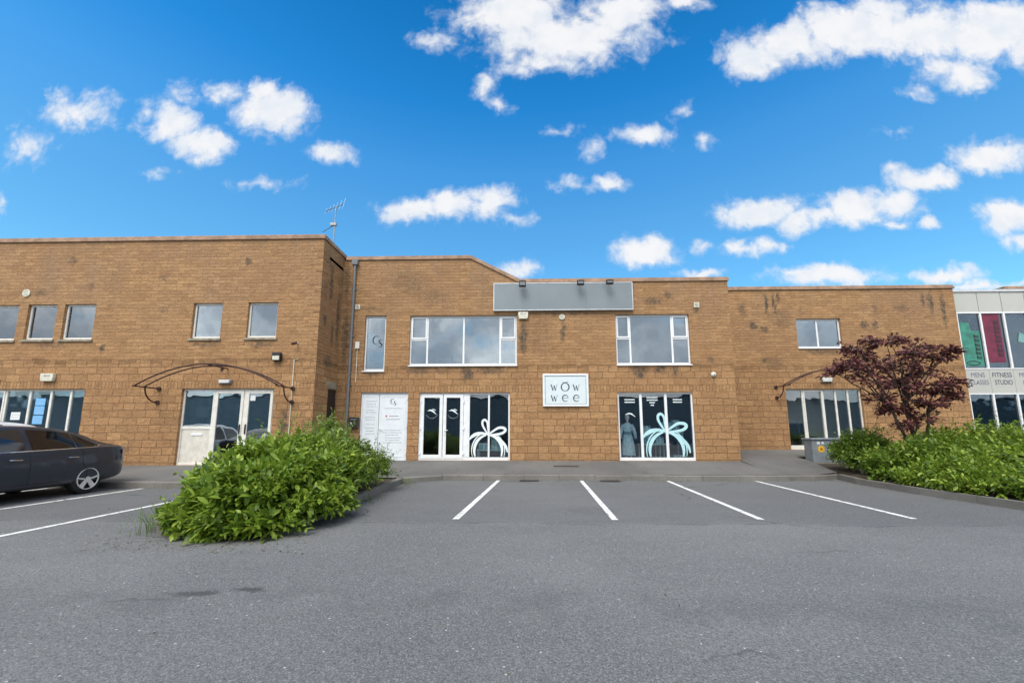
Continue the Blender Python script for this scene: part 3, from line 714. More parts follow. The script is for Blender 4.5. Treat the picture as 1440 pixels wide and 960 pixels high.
# ------------------------------------------------------------------ CLAD BUILDING, far right
DW = 17.0
BW = empty('clad_building', (20, DW, 0), 'white panelled fitness studio with coloured banners in its windows, far right', 'building')
w = MB(); w.box(17.47,30,DW+.12,26,-.05,7.02); w.build('wall', M['roof'], BW)
pw = .942; xx0 = 17.84-pw*.0
c = MB(); c.box(17.46,30,DW-.04,DW+.16,7.06,7.16); c.build('parapet_trim', M['aluminium'], BW)
for i in range(12):
    xa = 17.84+pw*(i-1)+.0; xb = xa+pw
    if xb <= 17.5: continue
    xa = max(xa, 17.47)
    t_ = MB(); t_.box(xa+.012,xb-.012,DW+.0,DW+.06,6.20,7.05); t_.build('panel', M['white_panel'], BW, bevel=.005)
    t_ = MB(); t_.box(xa+.006,xb-.006,DW-.005,DW+.06,2.86,3.82); t_.build('panel', M['white_panel'], BW, bevel=.005)
    f = MB(); f.box(xa-.035 if i > 0 else xa,xa+.035,DW-.02,DW+.07,3.87,6.14); f.box(xa-.035 if i > 0 else xa,xa+.035,DW-.02,DW+.07,.1,2.80)
    f.box(xa,xb,DW-.021,DW+.071,6.141,6.195); f.box(xa,xb,DW-.021,DW+.071,3.825,3.868); f.box(xa,xb,DW-.021,DW+.071,2.802,2.855)
    fo = f.build('window', M['upvc'], BW)
    g_ = MB(); g_.box(xa+.036,xb-.036,DW+.03,DW+.036,3.87,6.14); g_.build('pane', M['glass_clad'], fo)
    g_ = MB(); g_.box(xa+.036,xb-.036,DW+.03,DW+.036,.12,2.80); g_.build('pane', M['glass_clad'], fo)
def marks(parent, x, za, zb, mat, n):
    l = MB(); z = za; y = DW+.016
    for i in range(n):
        h = (zb-za)/n; zc = za+h*i
        l.box(x,x+.05,y,y+.003,zc,zc+h*.8)
        for j in range(random.choice((2,2,3))): l.box(x+.05,x+.2,y,y+.003,zc+h*.8*j/2.2,zc+h*.8*j/2.2+h*.2)
    l.build('print', mat, parent)
b1 = MB(); b1.poly([(17.88,3.95),(18.68,3.95),(18.68,5.4),(18.35,5.42),(18.3,5.75),(17.88,5.8)], DW+.022, .004); bo = b1.build('banner', M['greenbanner'], BW); bo['label'] = 'green banner'
marks(bo, 18.42, 4.25, 5.3, M['inkblack'], 6)
m_ = MB(); m_.ribbon(arc(18.25,4.08,.26,.08,0,360,24),.03,DW+.016); m_.build('emblem', M['inkblack'], bo)
b1 = MB(); b1.box(18.83,19.55,DW+.022,DW+.026,4.1,6.13); bo = b1.build('banner', M['pinkbanner'], BW); bo['label'] = 'dark pink banner'
marks(bo, 19.28, 4.35, 5.85, M['inkblack'], 8)
b1 = MB(); b1.poly([(20.15,4.95),(20.45,4.9),(20.55,5.2),(20.25,5.35)], DW+.022, .004); bo = b1.build('banner', M['banneraqua'], BW)
for (cx,a,b) in ((18.31,'MENS','CLASSES'),(19.25,'FITNESS','STUDIO'),(20.19,'MENS','GYM')):
    mt = M['ink'] if a == 'FITNESS' else M['inkslate']
    text_mesh(a, .27, cx, 3.50, DW-.008, mt, BW, squash=.82); text_mesh(b, .27, cx+.03, 3.20, DW-.008, mt, BW, squash=.72)
BX = empty('brick_building', (30, 24, 0), 'brick parapet just showing above the white panelled building at the right edge', 'building')
w = MB(); w.box(26.4,44,22.5,30,-.05,9.05); w.build('wall', M['wallR'], BX)
w = MB(); w.box(26.35,44.05,22.45,30,9.052,9.2); w.build('coping', M['coping'], BX)

# ------------------------------------------------------------------ things on the walls
def sign_board():
    r_ = empty('sign_board', (1.37, DC, 5.47), 'long blank grey sign board below the parapet', 'sign')
    m_ = MB(); m_.box(-1.0,3.75,DC-.10,DC-.004,5.50,6.44); m_.build('board', M['boardgrey'], r_)
    for x in (.58,2.17): m_ = MB(); m_.box(x-.004,x+.004,DC-.1025,DC-.1005,5.51,6.43); m_.build('seam', M['pipe'], r_)
    m_ = MB(); bars(m_, -1.03,3.78,5.47,6.46,DC-.108,DC-.003,.028); m_.build('trim', M['aluminium'], r_)
sign_board()
for i,(x,full,lab) in enumerate(((-.02,1,'black floodlight above the left end of the blank grey sign board'),(.83,0,'small black lamp bracket without a lamp above the grey sign board'),(1.96,1,'black floodlight above the middle of the grey sign board'),(2.95,1,'black floodlight above the right part of the grey sign board'))):
    r_ = empty('floodlight' if full else 'lamp_bracket', (x, DC, 6.48), lab, 'floodlight' if full else 'bracket', 'floodlights over the sign board' if full else None)
    a = MB(); a.tube([(x,DC-.003,6.47),(x,DC-.30 if full else DC-.12,6.47+(.02 if full else 0))], .016)
    a.box(x-.06,x+.06,DC-.02,DC-.003,6.42,6.5)
    a.build('arm', M['black'], r_)
    if full:
        b = MB(); a0 = 6.44; b.box(x-.12,x+.12,DC-.42,DC-.28,a0-.20+.02*i,a0+.0); bo = b.build('lamp_body', M['black'], r_, bevel=.012)
        l = MB(); l.box(x-.09,x+.09,DC-.424,DC-.4205,a0-.17+.02*i,a0-.06); l.build('lens', M['pipe'], bo)
r_ = empty('shop_sign', (1.41, DC, 2.17), 'pale framed shop sign with dark spaced letters in two rows', 'sign')
m_ = MB(); m_.box(.68,2.15,DC-.06,DC-.004,2.20,3.23); m_.build('board', M['signface'], r_)
m_ = MB(); bars(m_, .65,2.18,2.17,3.26,DC-.075,DC-.003,.055); m_.build('frame', M['upvc'], r_, bevel=.006)
m_ = MB(); bars(m_, .73,2.10,2.245,3.185,DC-.063,DC-.0605,.009); m_.build('border_line', M['ink'], r_)
lt = MB(); sy = DC-.063
def ltr_w(cx, cz, s):
    for (a,b,wd) in (((-.5,.5),(-.2,-.5),.17),((-.2,-.5),(0,.35),.05),((0,.35),(.22,-.5),.17),((.22,-.5),(.5,.5),.05)):
        lt.ribbon([(cx+a[0]*s,cz+a[1]*s),(cx+b[0]*s,cz+b[1]*s)], wd*s, sy)
    for dx in (-.5,.5): lt.ribbon([(cx+dx*s-.1*s,cz+.5*s),(cx+dx*s+.1*s,cz+.5*s)], .04*s, sy-.001)
def ltr_o(cx, cz, s):
    P = arc(cx,cz,.5*s,.52*s,90,450,32); lt.ribbon(P, [s*(.05+.11*abs(math.cos(R(90+360*i/32)))) for i in range(33)], sy)
    lt.ribbon([(cx-.35*s,cz+.62*s),(cx,cz+.55*s),(cx+.4*s,cz+.68*s)], [.05*s,.1*s,.05*s], sy-.001)
def ltr_e(cx, cz, s):
    P = arc(cx,cz,.45*s,.5*s,5,320,28); n = len(P); lt.ribbon(P, [s*(.05+.12*max(0,math.sin(math.pi*(i/(n-1))**.9))) for i in range(n)], sy)
    lt.ribbon([(cx-.42*s,cz+.03*s),(cx+.45*s,cz+.03*s)], .05*s, sy-.001)
ltr_w(1.03,2.80,.20); ltr_o(1.40,2.82,.26); ltr_w(1.77,2.80,.20)
ltr_w(1.03,2.44,.20); ltr_e(1.40,2.44,.21); ltr_e(1.77,2.44,.21)
lt.build('lettering', M['ink'], r_)

def alarm_box(x, z, D, lab, w_=.34, h_=.24):
    r_ = empty('alarm_box', (x, D, z), lab, 'alarm box', 'alarm boxes on the walls')
    m_ = MB(); m_.poly([(x-w_/2,z),(x-w_/2*.86,z-h_*.5),(x+w_/2*.86,z-h_*.5),(x+w_/2,z),(x+w_/2,z+h_*.5),(x-w_/2,z+h_*.5)], D-.10, .097); m_.build('cover', M['plasticdirty'], r_, bevel=.012)
    m_ = MB(); xx = x-.1
    while xx < x+.1: d_ = random.uniform(.015,.03); m_.box(xx,xx+d_,D-.105,D-.1015,z+.03,z+.075); xx += d_+.01
    m_.build('print', M['inkgrey'], r_)
alarm_box(-.0, 5.30, DC, 'cream alarm box beside the top corner of the big upper window'); alarm_box(-14.86, 3.01, DL, 'white alarm box above the shop front with blue notices', .42, .24)
def vent(x, z, D, rad, lab, square=False):
    r_ = empty('wall_vent', (x, D, z), lab, 'vent', 'small vents on the walls')
    m_ = MB()
    if square: m_.box(x-rad,x+rad,D-.03,D-.003,z-rad,z+rad)
    else: m_.disc((x,D-.003,z),rad,(0,-1,0),.03,24)
    m_.build('cover', M['plasticdirty'], r_, bevel=.006)
    m_ = MB()
    for k in range(3): zz = z-rad*.5+rad*.5*k; m_.box(x-rad*.6,x+rad*.6,D-.036,D-.0335,zz-.008,zz+.008)
    m_.build('slot', M['pipe'], r_)
vent(1.34,5.25,DC,.10,'round white vent under the middle of the grey sign board'); vent(-5.82,5.67,DC,.085,'square vent beside the grey drain pipe',True); vent(5.96,5.64,DC,.09,'square vent right of the right upper window',True)
vent(-16.08,5.77,DL,.125,'round white vent above the left building\'s small windows')
def dome(x, z, D, lab):
    r_ = empty('dome_lamp', (x, D, z), lab, 'lamp'); m_ = MB()
    m_.tube([(x,D-.003,z),(x,D-.03,z),(x,D-.07,z),(x,D-.09,z)],[.085,.085,.06,.02],16); m_.build('cover', M['plasticwhite'], r_, smooth=True)
    m_ = MB(); m_.disc((x,D-.09,z-.01),.02,(0,-1,0),.006,12); m_.build('lens', M['pipe'], r_)
dome(6.37,3.23,DC,'small round white camera dome at the right end of the middle building')
def bulkhead(x, z, D, lab, w_=.40, h_=.14):
    r_ = empty('bulkhead_light', (x, D, z), lab, 'lamp', 'oblong lights above the doors'); m_ = MB()
    m_.box(x-w_/2,x+w_/2,D-.05,D-.003,z-h_/2,z+h_/2); m_.build('base', M['pipe'], r_, bevel=.01)
    m_ = MB(); m_.poly([(x-w_/2+.02,z+h_/2-.02),(x-w_/2+.05,z-h_/2+.02),(x+w_/2-.05,z-h_/2+.02),(x+w_/2-.02,z+h_/2-.02)],D-.11,.058); m_.build('diffuser', M['plasticwhite'], r_, bevel=.015)
bulkhead(-9.2,2.86,DL,'oblong white light above the door under the left canopy'); bulkhead(-16.65,2.88,DL,'oblong white light above the far left shop front')
bulkhead(12.0,3.36,DR,'small white light under the right canopy behind the purple leaves',.44,.2)
r_ = empty('wall_lamp', (-7.63, DL, 3.62), 'black square wall lamp near the corner of the left building', 'lamp')
m_ = MB(); m_.poly([(-7.76,3.50),(-7.50,3.50),(-7.50,3.76),(-7.76,3.76)],DL-.12,.117); m_.build('housing', M['black'], r_, bevel=.01)
m_ = MB(); m_.box(-7.735,-7.525,DL-.126,DL-.1205,3.525,3.65); m_.build('lens', M['plasticdirty'], r_)
r_ = empty('camera', (-7.03, DL, 4.07), 'small security camera on the left building near its corner', 'camera')
m_ = MB(); m_.tube([(-7.03,DL-.003,4.07),(-7.05,DL-.12,4.05)],.02); m_.build('arm', M['plasticwhite'], r_)
m_ = MB(); m_.tube([(-7.10,DL-.22,4.00),(-7.03,DL-.08,4.06)],.035,12); m_.build('housing', M['rust'], r_)
r_ = empty('cable_box', (-5.75, DC, 4.29), 'small white cable box with a thin conduit below it beside the slim window', 'box')
m_ = MB(); m_.box(-5.82,-5.68,DC-.06,DC-.003,4.17,4.42); m_.build('cover', M['plasticwhite'], r_, bevel=.008)
m_ = MB(); m_.tube([(-5.75,DC-.02,4.17),(-5.75,DC-.02,3.0)],.013,6); m_.build('conduit', M['plasticdirty'], r_)
r_ = empty('conduit', (-7.13, DL, 2.0), 'thin cream conduit running down the left building beside the canopy', 'conduit')
m_ = MB(); m_.tube([(-6.98,DL-.018,3.55),(-7.10,DL-.018,3.55),(-7.10,DL-.018,1.2)],.014,6); m_.build('pipe_run', M['plasticdirty'], r_)
r_ = empty('post_box', (-5.70, DC, 1.46), 'black post box on the wall left of the white door', 'post box')
m_ = MB(); m_.box(-5.86,-5.56,DC-.13,DC-.003,1.44,1.82); m_.build('body', M['black'], r_, bevel=.012)
m_ = MB(); m_.box(-5.82,-5.60,DC-.134,DC-.131,1.73,1.755); m_.build('slot', M['steel'], r_)
m_ = MB(); m_.box(-5.80,-5.76,DC-.134,DC-.131,1.56,1.64); m_.build('label_plate', M['paper'], r_)

def canopy(x0, x1, zb, D, lab, d=.82, rise=.62):
    cx = (x0+x1)/2; r_ = empty('door_canopy', (cx, D, zb), lab, 'canopy', 'bare arched canopy frames over the doors')
    half = (x1-x0)/2
    for dd in (d, d-.32):
        P = []
        for i in range(29):
            t = -1+2*i/28; P.append((cx+half*t*1.0, D-dd, zb+.02+rise*(1-abs(t)**2.0)))
        m_ = MB(); m_.tube(P,.022,8); m_.build('arch', M['rust'], r_, smooth=True)
    for x in (x0,x1):
        m_ = MB(); m_.tube([(x,D-.003,zb),(x,D-d-.08,zb)],.02,8); m_.disc((x,D-.003,zb),.065,(0,-1,0),.04,16); m_.build('bar', M['rust'], r_)
        P = [tuple(p_) for p_ in catmull([(x,D-.02,zb-.42),(x,D-.22,zb-.40),(x,D-.42,zb-.24),(x,D-.50,zb)],6)]
        m_ = MB(); m_.tube(P,.02,8); m_.disc((x,D-.003,zb-.42),.065,(0,-1,0),.04,16); m_.build('brace', M['rust'], r_)
    m_ = MB(); m_.tube([(cx,D-.003,zb+rise),(cx,D-d,zb+rise)],.018,8); m_.poly([(cx-.06,zb+rise-.02),(cx,zb+rise-.15),(cx+.06,zb+rise-.02)],D-.25,.02); m_.build('apex_bar', M['rust'], r_)
canopy(-11.29,-7.08,2.65,DL,'rusty bare canopy frame arching over the left building\'s door')
canopy(10.02,14.0,3.08,DR,'rusty bare canopy frame over the right shop front, half behind purple leaves')

# aerial on the left roof
AX, AY = -7.05, 14.3
r_ = empty('aerial', (AX, AY, 7.1), 'thin television aerial standing on the left roof', 'aerial')
m_ = MB(); m_.tube([(AX,AY,7.1),(AX+.02,AY,9.72)],.024,8); m_.build('mast', M['steel'], r_)
m_ = MB(); a, b = Vector((AX-.40,AY+.05,9.56)), Vector((AX+.32,AY-.05,9.78)); m_.tube([a,b],.016,6); bo = m_.build('boom', M['steel'], r_)
m_ = MB()
for k in range(6): c_ = a.lerp(b,k/5); L_ = .17+.02*k; m_.tube([c_-Vector((0,.06,L_*.8)),c_+Vector((.03,.06,L_))],.0035,5)
m_.build('element', M['steel'], bo)
m_ = MB(); m_.tube([(AX-.58,AY+.3,8.86),(AX,AY,8.98)],.014,6); m_.box(AX-.14,AX+.08,AY-.05,AY+.05,8.95,9.05); m_.build('lower_boom', M['steel'], r_)

# ------------------------------------------------------------------ things behind the glass
def picture(x, w_, h_, lab, y=DC+.36):
    r_ = empty('picture_frame', (x, y, 3.35), lab, 'picture frame', 'ivory frames in the big upper window'); z0 = 3.60
    m_ = MB(); bars(m_, x-w_/2,x+w_/2,z0,z0+h_,y,y+.03,.06); m_.box(x-w_/2+.05,x-w_/2+.09,y+.005,y+.025,3.2,z0); m_.box(x+w_/2-.09,x+w_/2-.05,y+.005,y+.025,3.2,z0); m_.build('frame', M['frameivory'], r_, bevel=.005)
    m_ = MB(); m_.box(x-w_/2+.055,x+w_/2-.055,y+.012,y+.018,z0+.055,z0+h_-.055); m_.build('mirror', M['steel'], r_)
picture(-2.80,.52,.30,'ivory picture frame, taller of two standing in the big upper window'); picture(-2.30,.42,.26,'ivory picture frame, lower of two standing in the big upper window')
def mannequin(x, y, z0):
    r_ = empty('mannequin', (x, y, z0), 'shop mannequin in a pale blue long dress in the left light of the display window', 'mannequin')
    m_ = MB(); m_.tube([(x,y,z0+1.30),(x,y,z0+1.40),(x,y,z0+1.45),(x,y,z0+1.52),(x,y,z0+1.58),(x,y,z0+1.61)],[.04,.042,.065,.078,.062,.02],14); m_.build('head', M['skinmannequin'], r_, smooth=True)
    P = [(z_*1.0) for z_ in (.22,.40,.60,.78,.92,1.0,1.12,1.24,1.31)]; Q = [.235,.225,.20,.17,.135,.12,.15,.165,.07]
    v0 = MB(); n = 36; ring = []
    for zz, rr in zip(P, Q):
        for k in range(n):
            an = 2*math.pi*k/n; pl = 1+(.07*math.sin(9*an) if zz < .95 else .0)
            v0.v.append((x+rr*pl*math.cos(an), y+rr*.62*pl*math.sin(an), z0+zz))
    for i in range(len(P)-1):
        for k in range(n): v0.f.append((i*n+k,i*n+(k+1)%n,(i+1)*n+(k+1)%n,(i+1)*n+k)); v0.uv.append([(0,0)]*4)
    do = v0.build('dress', M['dress'], r_, smooth=True)
    for sgn in (-1,1):
        s_ = MB(); s_.tube([(x+sgn*.13,y,z0+1.24),(x+sgn*.20,y,z0+1.12),(x+sgn*.24,y-.02,z0+.95),(x+sgn*.255,y-.05,z0+.78)],[.065,.06,.055,.05],12); s_.build('sleeve', M['dress'], do, smooth=True)
    b_ = MB(); b_.tube([(x,y,z0+.93),(x,y,z0+1.02)],[.135,.13],20); bo = b_.build('belt', M['dressbelt'], do); 
    l_ = MB()
    for an in (90,210,330,30): l_.tube([(x,y,z0+.34),(x+.2*math.cos(R(an)),y+.2*math.sin(R(an)),z0+.0)],.012,6)
    l_.tube([(x,y,z0+.30),(x,y,z0+.6)],.014,6); l_.build('stand', M['skinmannequin'], r_)
mannequin(3.55, DC+.44, .32)
def gift(x, y, z0, w_, d_, h_, lab, mat):
    r_ = empty('gift_box', (x, y, z0), lab, 'gift box', 'gift boxes on display')
    m_ = MB(); m_.box(x-w_/2,x+w_/2,y-d_/2,y+d_/2,z0,z0+h_); m_.build('box', mat, r_, bevel=.006)
    m_ = MB(); m_.box(x-w_/2-.008,x+w_/2+.008,y-d_/2-.008,y+d_/2+.008,z0+h_*.78,z0+h_+.006); m_.build('lid', M['vinylblue'] if mat is M['teal'] else M['teal'], r_, bevel=.004)
    m_ = MB(); m_.box(x-.02,x+.02,y-d_/2-.012,y+d_/2+.012,z0-.001,z0+h_+.010); m_.build('ribbon', M['vinylwhite'], r_)
def table(x, y, z0, w_, h_, lab, mat):
    r_ = empty('display_table', (x, y, z0), lab, 'table', 'display tables in the shop')
    m_ = MB(); m_.box(x-w_/2,x+w_/2,y-.28,y+.28,z0+h_-.04,z0+h_); m_.build('top', mat, r_, bevel=.005)
    for sx in (-1,1):
        for sy_ in (-1,1): m_ = MB(); m_.box(x+sx*(w_/2-.05)-.02,x+sx*(w_/2-.05)+.02,y+sy_*.24-.02,y+sy_*.24+.02,z0,z0+h_-.041); m_.build('leg', mat, r_)
table(4.45,DC+.60,.31,.95,.62,'pale display table behind the middle light of the right display window',M['vinylblue'])
table(5.1,DC+.95,.31,.9,1.0,'taller pale display table at the back of the right display window',M['vinylblue'])
gift(4.25,DC+.60,.931,.3,.3,.34,'large teal gift box on the low display table, left of three',M['teal']); gift(4.62,DC+.55,.931,.26,.26,.22,'small pale blue gift box on the low display table',M['vinylblue'])
gift(4.22,DC+.60,1.283,.24,.24,.24,'pale blue gift box stacked on the large teal one',M['vinylblue'])
gift(5.0,DC+.95,1.311,.36,.3,.34,'pale blue gift box on the taller display table',M['vinylblue']); gift(5.33,DC+.92,1.311,.22,.22,.42,'tall teal gift box on the taller display table',M['teal'])
gift(5.25,DC+.48,.31,.4,.3,.24,'teal gift box on the floor of the right display window',M['teal'])
table(-1.15,DC+.58,.31,.9,.42,'low pale display table behind the bow of the shop front window',M['vinylblue'])
gift(-1.36,DC+.56,.731,.36,.3,.2,'teal gift box on the low table in the shop front',M['teal']); gift(-.95,DC+.58,.731,.32,.3,.42,'pale blue gift box on the low table in the shop front',M['vinylblue'])
# office furniture behind the right shop front
r_ = empty('desk', (10.95,DR+1.1,.6), 'dark desk behind the right shop front', 'desk')
m_ = MB(); m_.box(10.55,11.4,DR+.8,DR+1.5,1.62,1.68); m_.build('top', M['furniture'], r_)
m_ = MB(); m_.box(10.60,11.3,DR+.82,DR+1.0,1.681,1.80); m_.build('tray', M['steel'], r_)
for x in (10.6,11.34): m_ = MB(); m_.box(x-.03,x+.03,DR+.85,DR+1.45,.61,1.619); m_.build('leg', M['furniture'], r_)
r_ = empty('office_chair', (11.75,DR+.9,.6), 'black office chair behind the right shop front', 'chair')
m_ = MB(); m_.box(11.5,11.95,DR+.7,DR+1.1,1.05,1.15); m_.build('seat', M['furniture'], r_, bevel=.03)
m_ = MB(); m_.box(11.42,11.52,DR+.7,DR+1.1,1.2,1.68); m_.build('backrest', M['furniture'], r_, bevel=.03)
m_ = MB(); m_.tube([(11.72,DR+.9,.68),(11.72,DR+.9,1.05)],.03)
for k in range(5): m_.tube([(11.72,DR+.9,.70),(11.72+.28*math.cos(k*1.257),DR+.9+.28*math.sin(k*1.257),.63)],.02,6)
m_.build('base', M['furniture'], r_)

# ------------------------------------------------------------------ street things
r_ = empty('utility_cabinet', (10.2,14.3,.3), 'grey utility cabinet with a yellow flower sticker beside the right hedge', 'cabinet')
m_ = MB(); m_.box(9.66,10.86,14.30,14.72,.31,1.06); m_.build('body', M['cabinet'], r_, bevel=.012)
m_ = MB(); m_.box(9.62,10.9,14.26,14.76,1.062,1.12); m_.build('lid', M['cabinet'], r_, bevel=.012)
m_ = MB(); m_.box(9.63,10.89,14.275,14.75,.24,.309); m_.build('plinth', M['sill'], r_)
m_ = MB(); m_.box(10.255,10.262,14.297,14.2995,.36,1.02); m_.build('door_gap', M['black'], r_)
m_ = MB(); fx, fz = 9.94, .76
for k in range(12):
    an = k*math.pi/6; m_.ribbon([(fx+.03*math.cos(an),fz+.03*math.sin(an)),(fx+.08*math.cos(an),fz+.08*math.sin(an)),(fx+.125*math.cos(an),fz+.125*math.sin(an))],[.03,.055,.01],14.297-.0002*k)
so = m_.build('sticker', M['petal'], r_)
m_ = MB(); m_.disc((fx,14.294,fz),.045,(0,-1,0),.002,16); m_.build('sticker_centre', M['petalc'], so)
m_ = MB(); m_.box(fx-.12,fx-.03,14.296,14.2985,.92,1.0); m_.box(fx+.03,fx+.10,14.296,14.2985,.93,1.0); m_.build('label_plate', M['paper'], r_)
for (x,y,w_,d_,n,nm,lab,mt) in ((1.30,13.0,.75,.16,14,'drain_cover','narrow rusty drain cover set in the pavement','drainrust'),(.15,11.62,.5,.28,8,'gully_grate','black gully grate at the kerb beside the second bay line','drainiron'),(2.35,11.6,.5,.28,8,'gully_grate','black gully grate at the kerb right of the second bay line','drainiron')):
    z0 = pave_z(x,y)+.004 if y > 12 else .006
    r_ = empty(nm, (x,y,z0), lab, 'drain'); sl = (pave_z(x,y+.1)-pave_z(x,y-.1))/.2 if y > 12 else 0
    m_ = MB()
    def P3(a,b,e): return (a,b,z0+e+sl*(b-y))
    def sb(xa,xb,ya,yb,h):
        T = [P3(xa,ya,h),P3(xb,ya,h),P3(xb,yb,h),P3(xa,yb,h)]; m_.face(T)
        B = [(p_[0],p_[1],p_[2]-.012) for p_ in T]
        for i in range(4): m_.face([B[i],B[(i+1)%4],T[(i+1)%4],T[i]])
    sb(x-w_/2,x+w_/2,y-d_/2,y-d_/2+.025,.008); sb(x-w_/2,x+w_/2,y+d_/2-.025,y+d_/2,.008)
    for k in range(n+1):
        xx = x-w_/2+w_*k/n; sb(xx-.012,xx+.012,y-d_/2+.026,y+d_/2-.026,.007)
    m_.build('grate', M[mt], r_)
    m_ = MB(); m_.face([P3(x-w_/2,y-d_/2,.001),P3(x+w_/2,y-d_/2,.001),P3(x+w_/2,y+d_/2,.001),P3(x-w_/2,y+d_/2,.001)]); m_.build('pit', M['black'], r_)
r_ = empty('marker_post', (9.35,11.9,.11), 'short grey marker post at the foot of the right hedge', 'post')
m_ = MB(); m_.box(9.30,9.40,11.86,11.94,.1,.62); m_.build('post', M['sill'], r_, bevel=.008); m_ = MB(); m_.box(9.315,9.385,11.853,11.859,.42,.58); m_.build('plate', M['paper'], r_)

# ------------------------------------------------------------------ foliage
LEAF = np.array([(0,0,0),(.30,.22,.05),(.30,0,-.015),(.30,-.22,.05),(.66,.24,.03),(.66,0,-.05),(.66,-.24,.03),(1,0,-.13)])
LF = [(0,2,1),(0,3,2),(1,2,5,4),(2,3,6,5),(4,5,7),(5,6,7)]
def leaf_mesh(name, mat, parent, pos, dirs, ups, length, wid=.8):
    n = len(pos); d = dirs/np.linalg.norm(dirs,axis=1)[:,None]
    s = np.cross(ups, d); s /= (np.linalg.norm(s,axis=1)[:,None]+1e-9); u = np.cross(d, s)
    L = length[:,None,None]
    V = pos[:,None,:] + L*(LEAF[None,:,0:1]*d[:,None,:] + wid*LEAF[None,:,1:2]*s[:,None,:] + LEAF[None,:,2:3]*u[:,None,:])
    base = np.array(wloc(parent)) if parent else np.zeros(3)
    V = (V-base).reshape(-1,3)
    li = []; ls = []; tot = []; off = 0
    for f in LF: ls.append(off); tot.append(len(f)); li += f; off += len(f)
    li = np.array(li); ls = np.array(ls); tot = np.array(tot); k = len(LEAF)
    LI = (li[None,:]+k*np.arange(n)[:,None]).ravel(); LS = (ls[None,:]+off*np.arange(n)[:,None]).ravel(); TT = np.tile(tot,n)
    me = bpy.data.meshes.new(name); me.vertices.add(len(V)); me.vertices.foreach_set('co', V.astype(np.float32).ravel())
    me.loops.add(len(LI)); me.loops.foreach_set('vertex_index', LI.astype(np.int32))
    me.polygons.add(len(LS)); me.polygons.foreach_set('loop_start', LS.astype(np.int32)); me.polygons.foreach_set('loop_total', TT.astype(np.int32))
    me.update(calc_edges=True)
    at = me.attributes.new('rnd','FLOAT','POINT'); at.data.foreach_set('value', np.repeat(rng.random(n),k).astype(np.float32))
    me.polygons.foreach_set('use_smooth', np.ones(len(LS),dtype=bool))
    me.materials.append(mat); o = bpy.data.objects.new(name, me); col.objects.link(o)
    if parent: o.parent = parent
    return o

def shrub(name, label, cat, blobs, n, size, mat, z0=.1, wid=.8, droop=.25, group='shrubs in the planting beds', sprigs=0):
    """leaves on short shoots spread through a lumpy volume; shoots give the uneven outline"""
    bx, by = np.mean([b[0] for b in blobs]), np.mean([b[1] for b in blobs])
    r_ = empty(name, (bx, by, z0), label, cat, group)
    w_ = np.array([b[3]*b[4]*b[5] for b in blobs])**.67; w_ /= w_.sum()
    pos = []; dr = []; nsh = n//9
    ids = rng.choice(len(blobs), nsh, p=w_)
    for i in ids:
        cx,cy,cz,rx,ry,rz = blobs[i]
        v = rng.normal(size=3); v /= np.linalg.norm(v)
        if v[2] < -.35: v[2] = -v[2]*.6
        rad = 1-abs(rng.normal(0,.16))
        lump = .82+.46*(noise.noise(Vector((cx+v[0]*1.7, cy+v[1]*1.7, cz+v[2]*1.7))*1.6)) + .10*noise.noise(Vector(v*5.1)+Vector((cx,cy,cz)))
        c = np.array((cx,cy,cz)) + v*np.array((rx,ry,rz))*rad*lump
        out = v*np.array((1/rx,1/ry,1/rz)); out /= np.linalg.norm(out)
        sh = out*.8+np.array((0,0,.35))+rng.normal(0,.35,3); sh /= np.linalg.norm(sh)
        m = 9; Ls = size*rng.uniform(1.2,2.4)
        for k in range(m):
            t = k/(m-1)
            pp = c + sh*Ls*(t-.6); an = k*2.4+rng.uniform(0,1)
            a = np.cross(sh,(0,0,1)); a /= np.linalg.norm(a)+1e-9; b = np.cross(a,sh)
            dd = (math.cos(an)*a+math.sin(an)*b)*(1-.35*t)+sh*(.25+.6*t)+np.array((0,0,-droop))
            pos.append(pp); dr.append(dd+rng.normal(0,.18,3))
    pos = np.array(pos); dr = np.array(dr)
    keep = pos[:,2] > .03; pos = pos[keep]; dr = dr[keep]
    ups = np.tile((0,0,1.),(len(pos),1))+rng.normal(0,.45,(len(pos),3))
    lens = size*rng.uniform(.42,1.3,len(pos))
    s_ = MB()
    for i in range(14):
        b = blobs[rng.integers(len(blobs))]
        st = (b[0]+rng.normal(0,.1), b[1]+rng.normal(0,.1), z0-.02); v = rng.normal(size=3); v[2] = abs(v[2])+.6; v /= np.linalg.norm(v)
        en = (b[0]+v[0]*b[3]*.75, b[1]+v[1]*b[4]*.75, b[2]+v[2]*b[5]*.75); md = ((st[0]*.6+en[0]*.4),(st[1]*.6+en[1]*.4),(st[2]*.35+en[2]*.65))
        s_.tube([st,md,en],[.014,.01,.005],5)
    s_.build('stem', M['greenbark'], r_)
    if sprigs:
        P=[];D_=[]
        for i in range(sprigs):
            b = blobs[rng.integers(len(blobs))]; v = np.array((rng.normal(0,.6),rng.normal(0,.6),1.)); v/=np.linalg.norm(v)
            st = np.array(b[:3])+v*np.array(b[3:])*.9; L_ = rng.uniform(.15,.38); dd = v+rng.normal(0,.25,3); dd/=np.linalg.norm(dd)
            for k in range(9): P.append(st+dd*L_*(k+1)/9); q_=rng.normal(0,1,3)+dd*.8; D_.append(q_)
        P=np.array(P);D_=np.array(D_)
        pos = np.vstack([pos,P]); dr = np.vstack([dr,D_]); ups = np.vstack([ups, np.tile((0,0,1.),(len(P),1))+rng.normal(0,.4,(len(P),3))])
        lens = np.concatenate([lens, size*rng.uniform(.35,.8,len(P))])
    leaf_mesh('foliage', mat, r_, pos, dr, ups, lens, wid)
    return r_
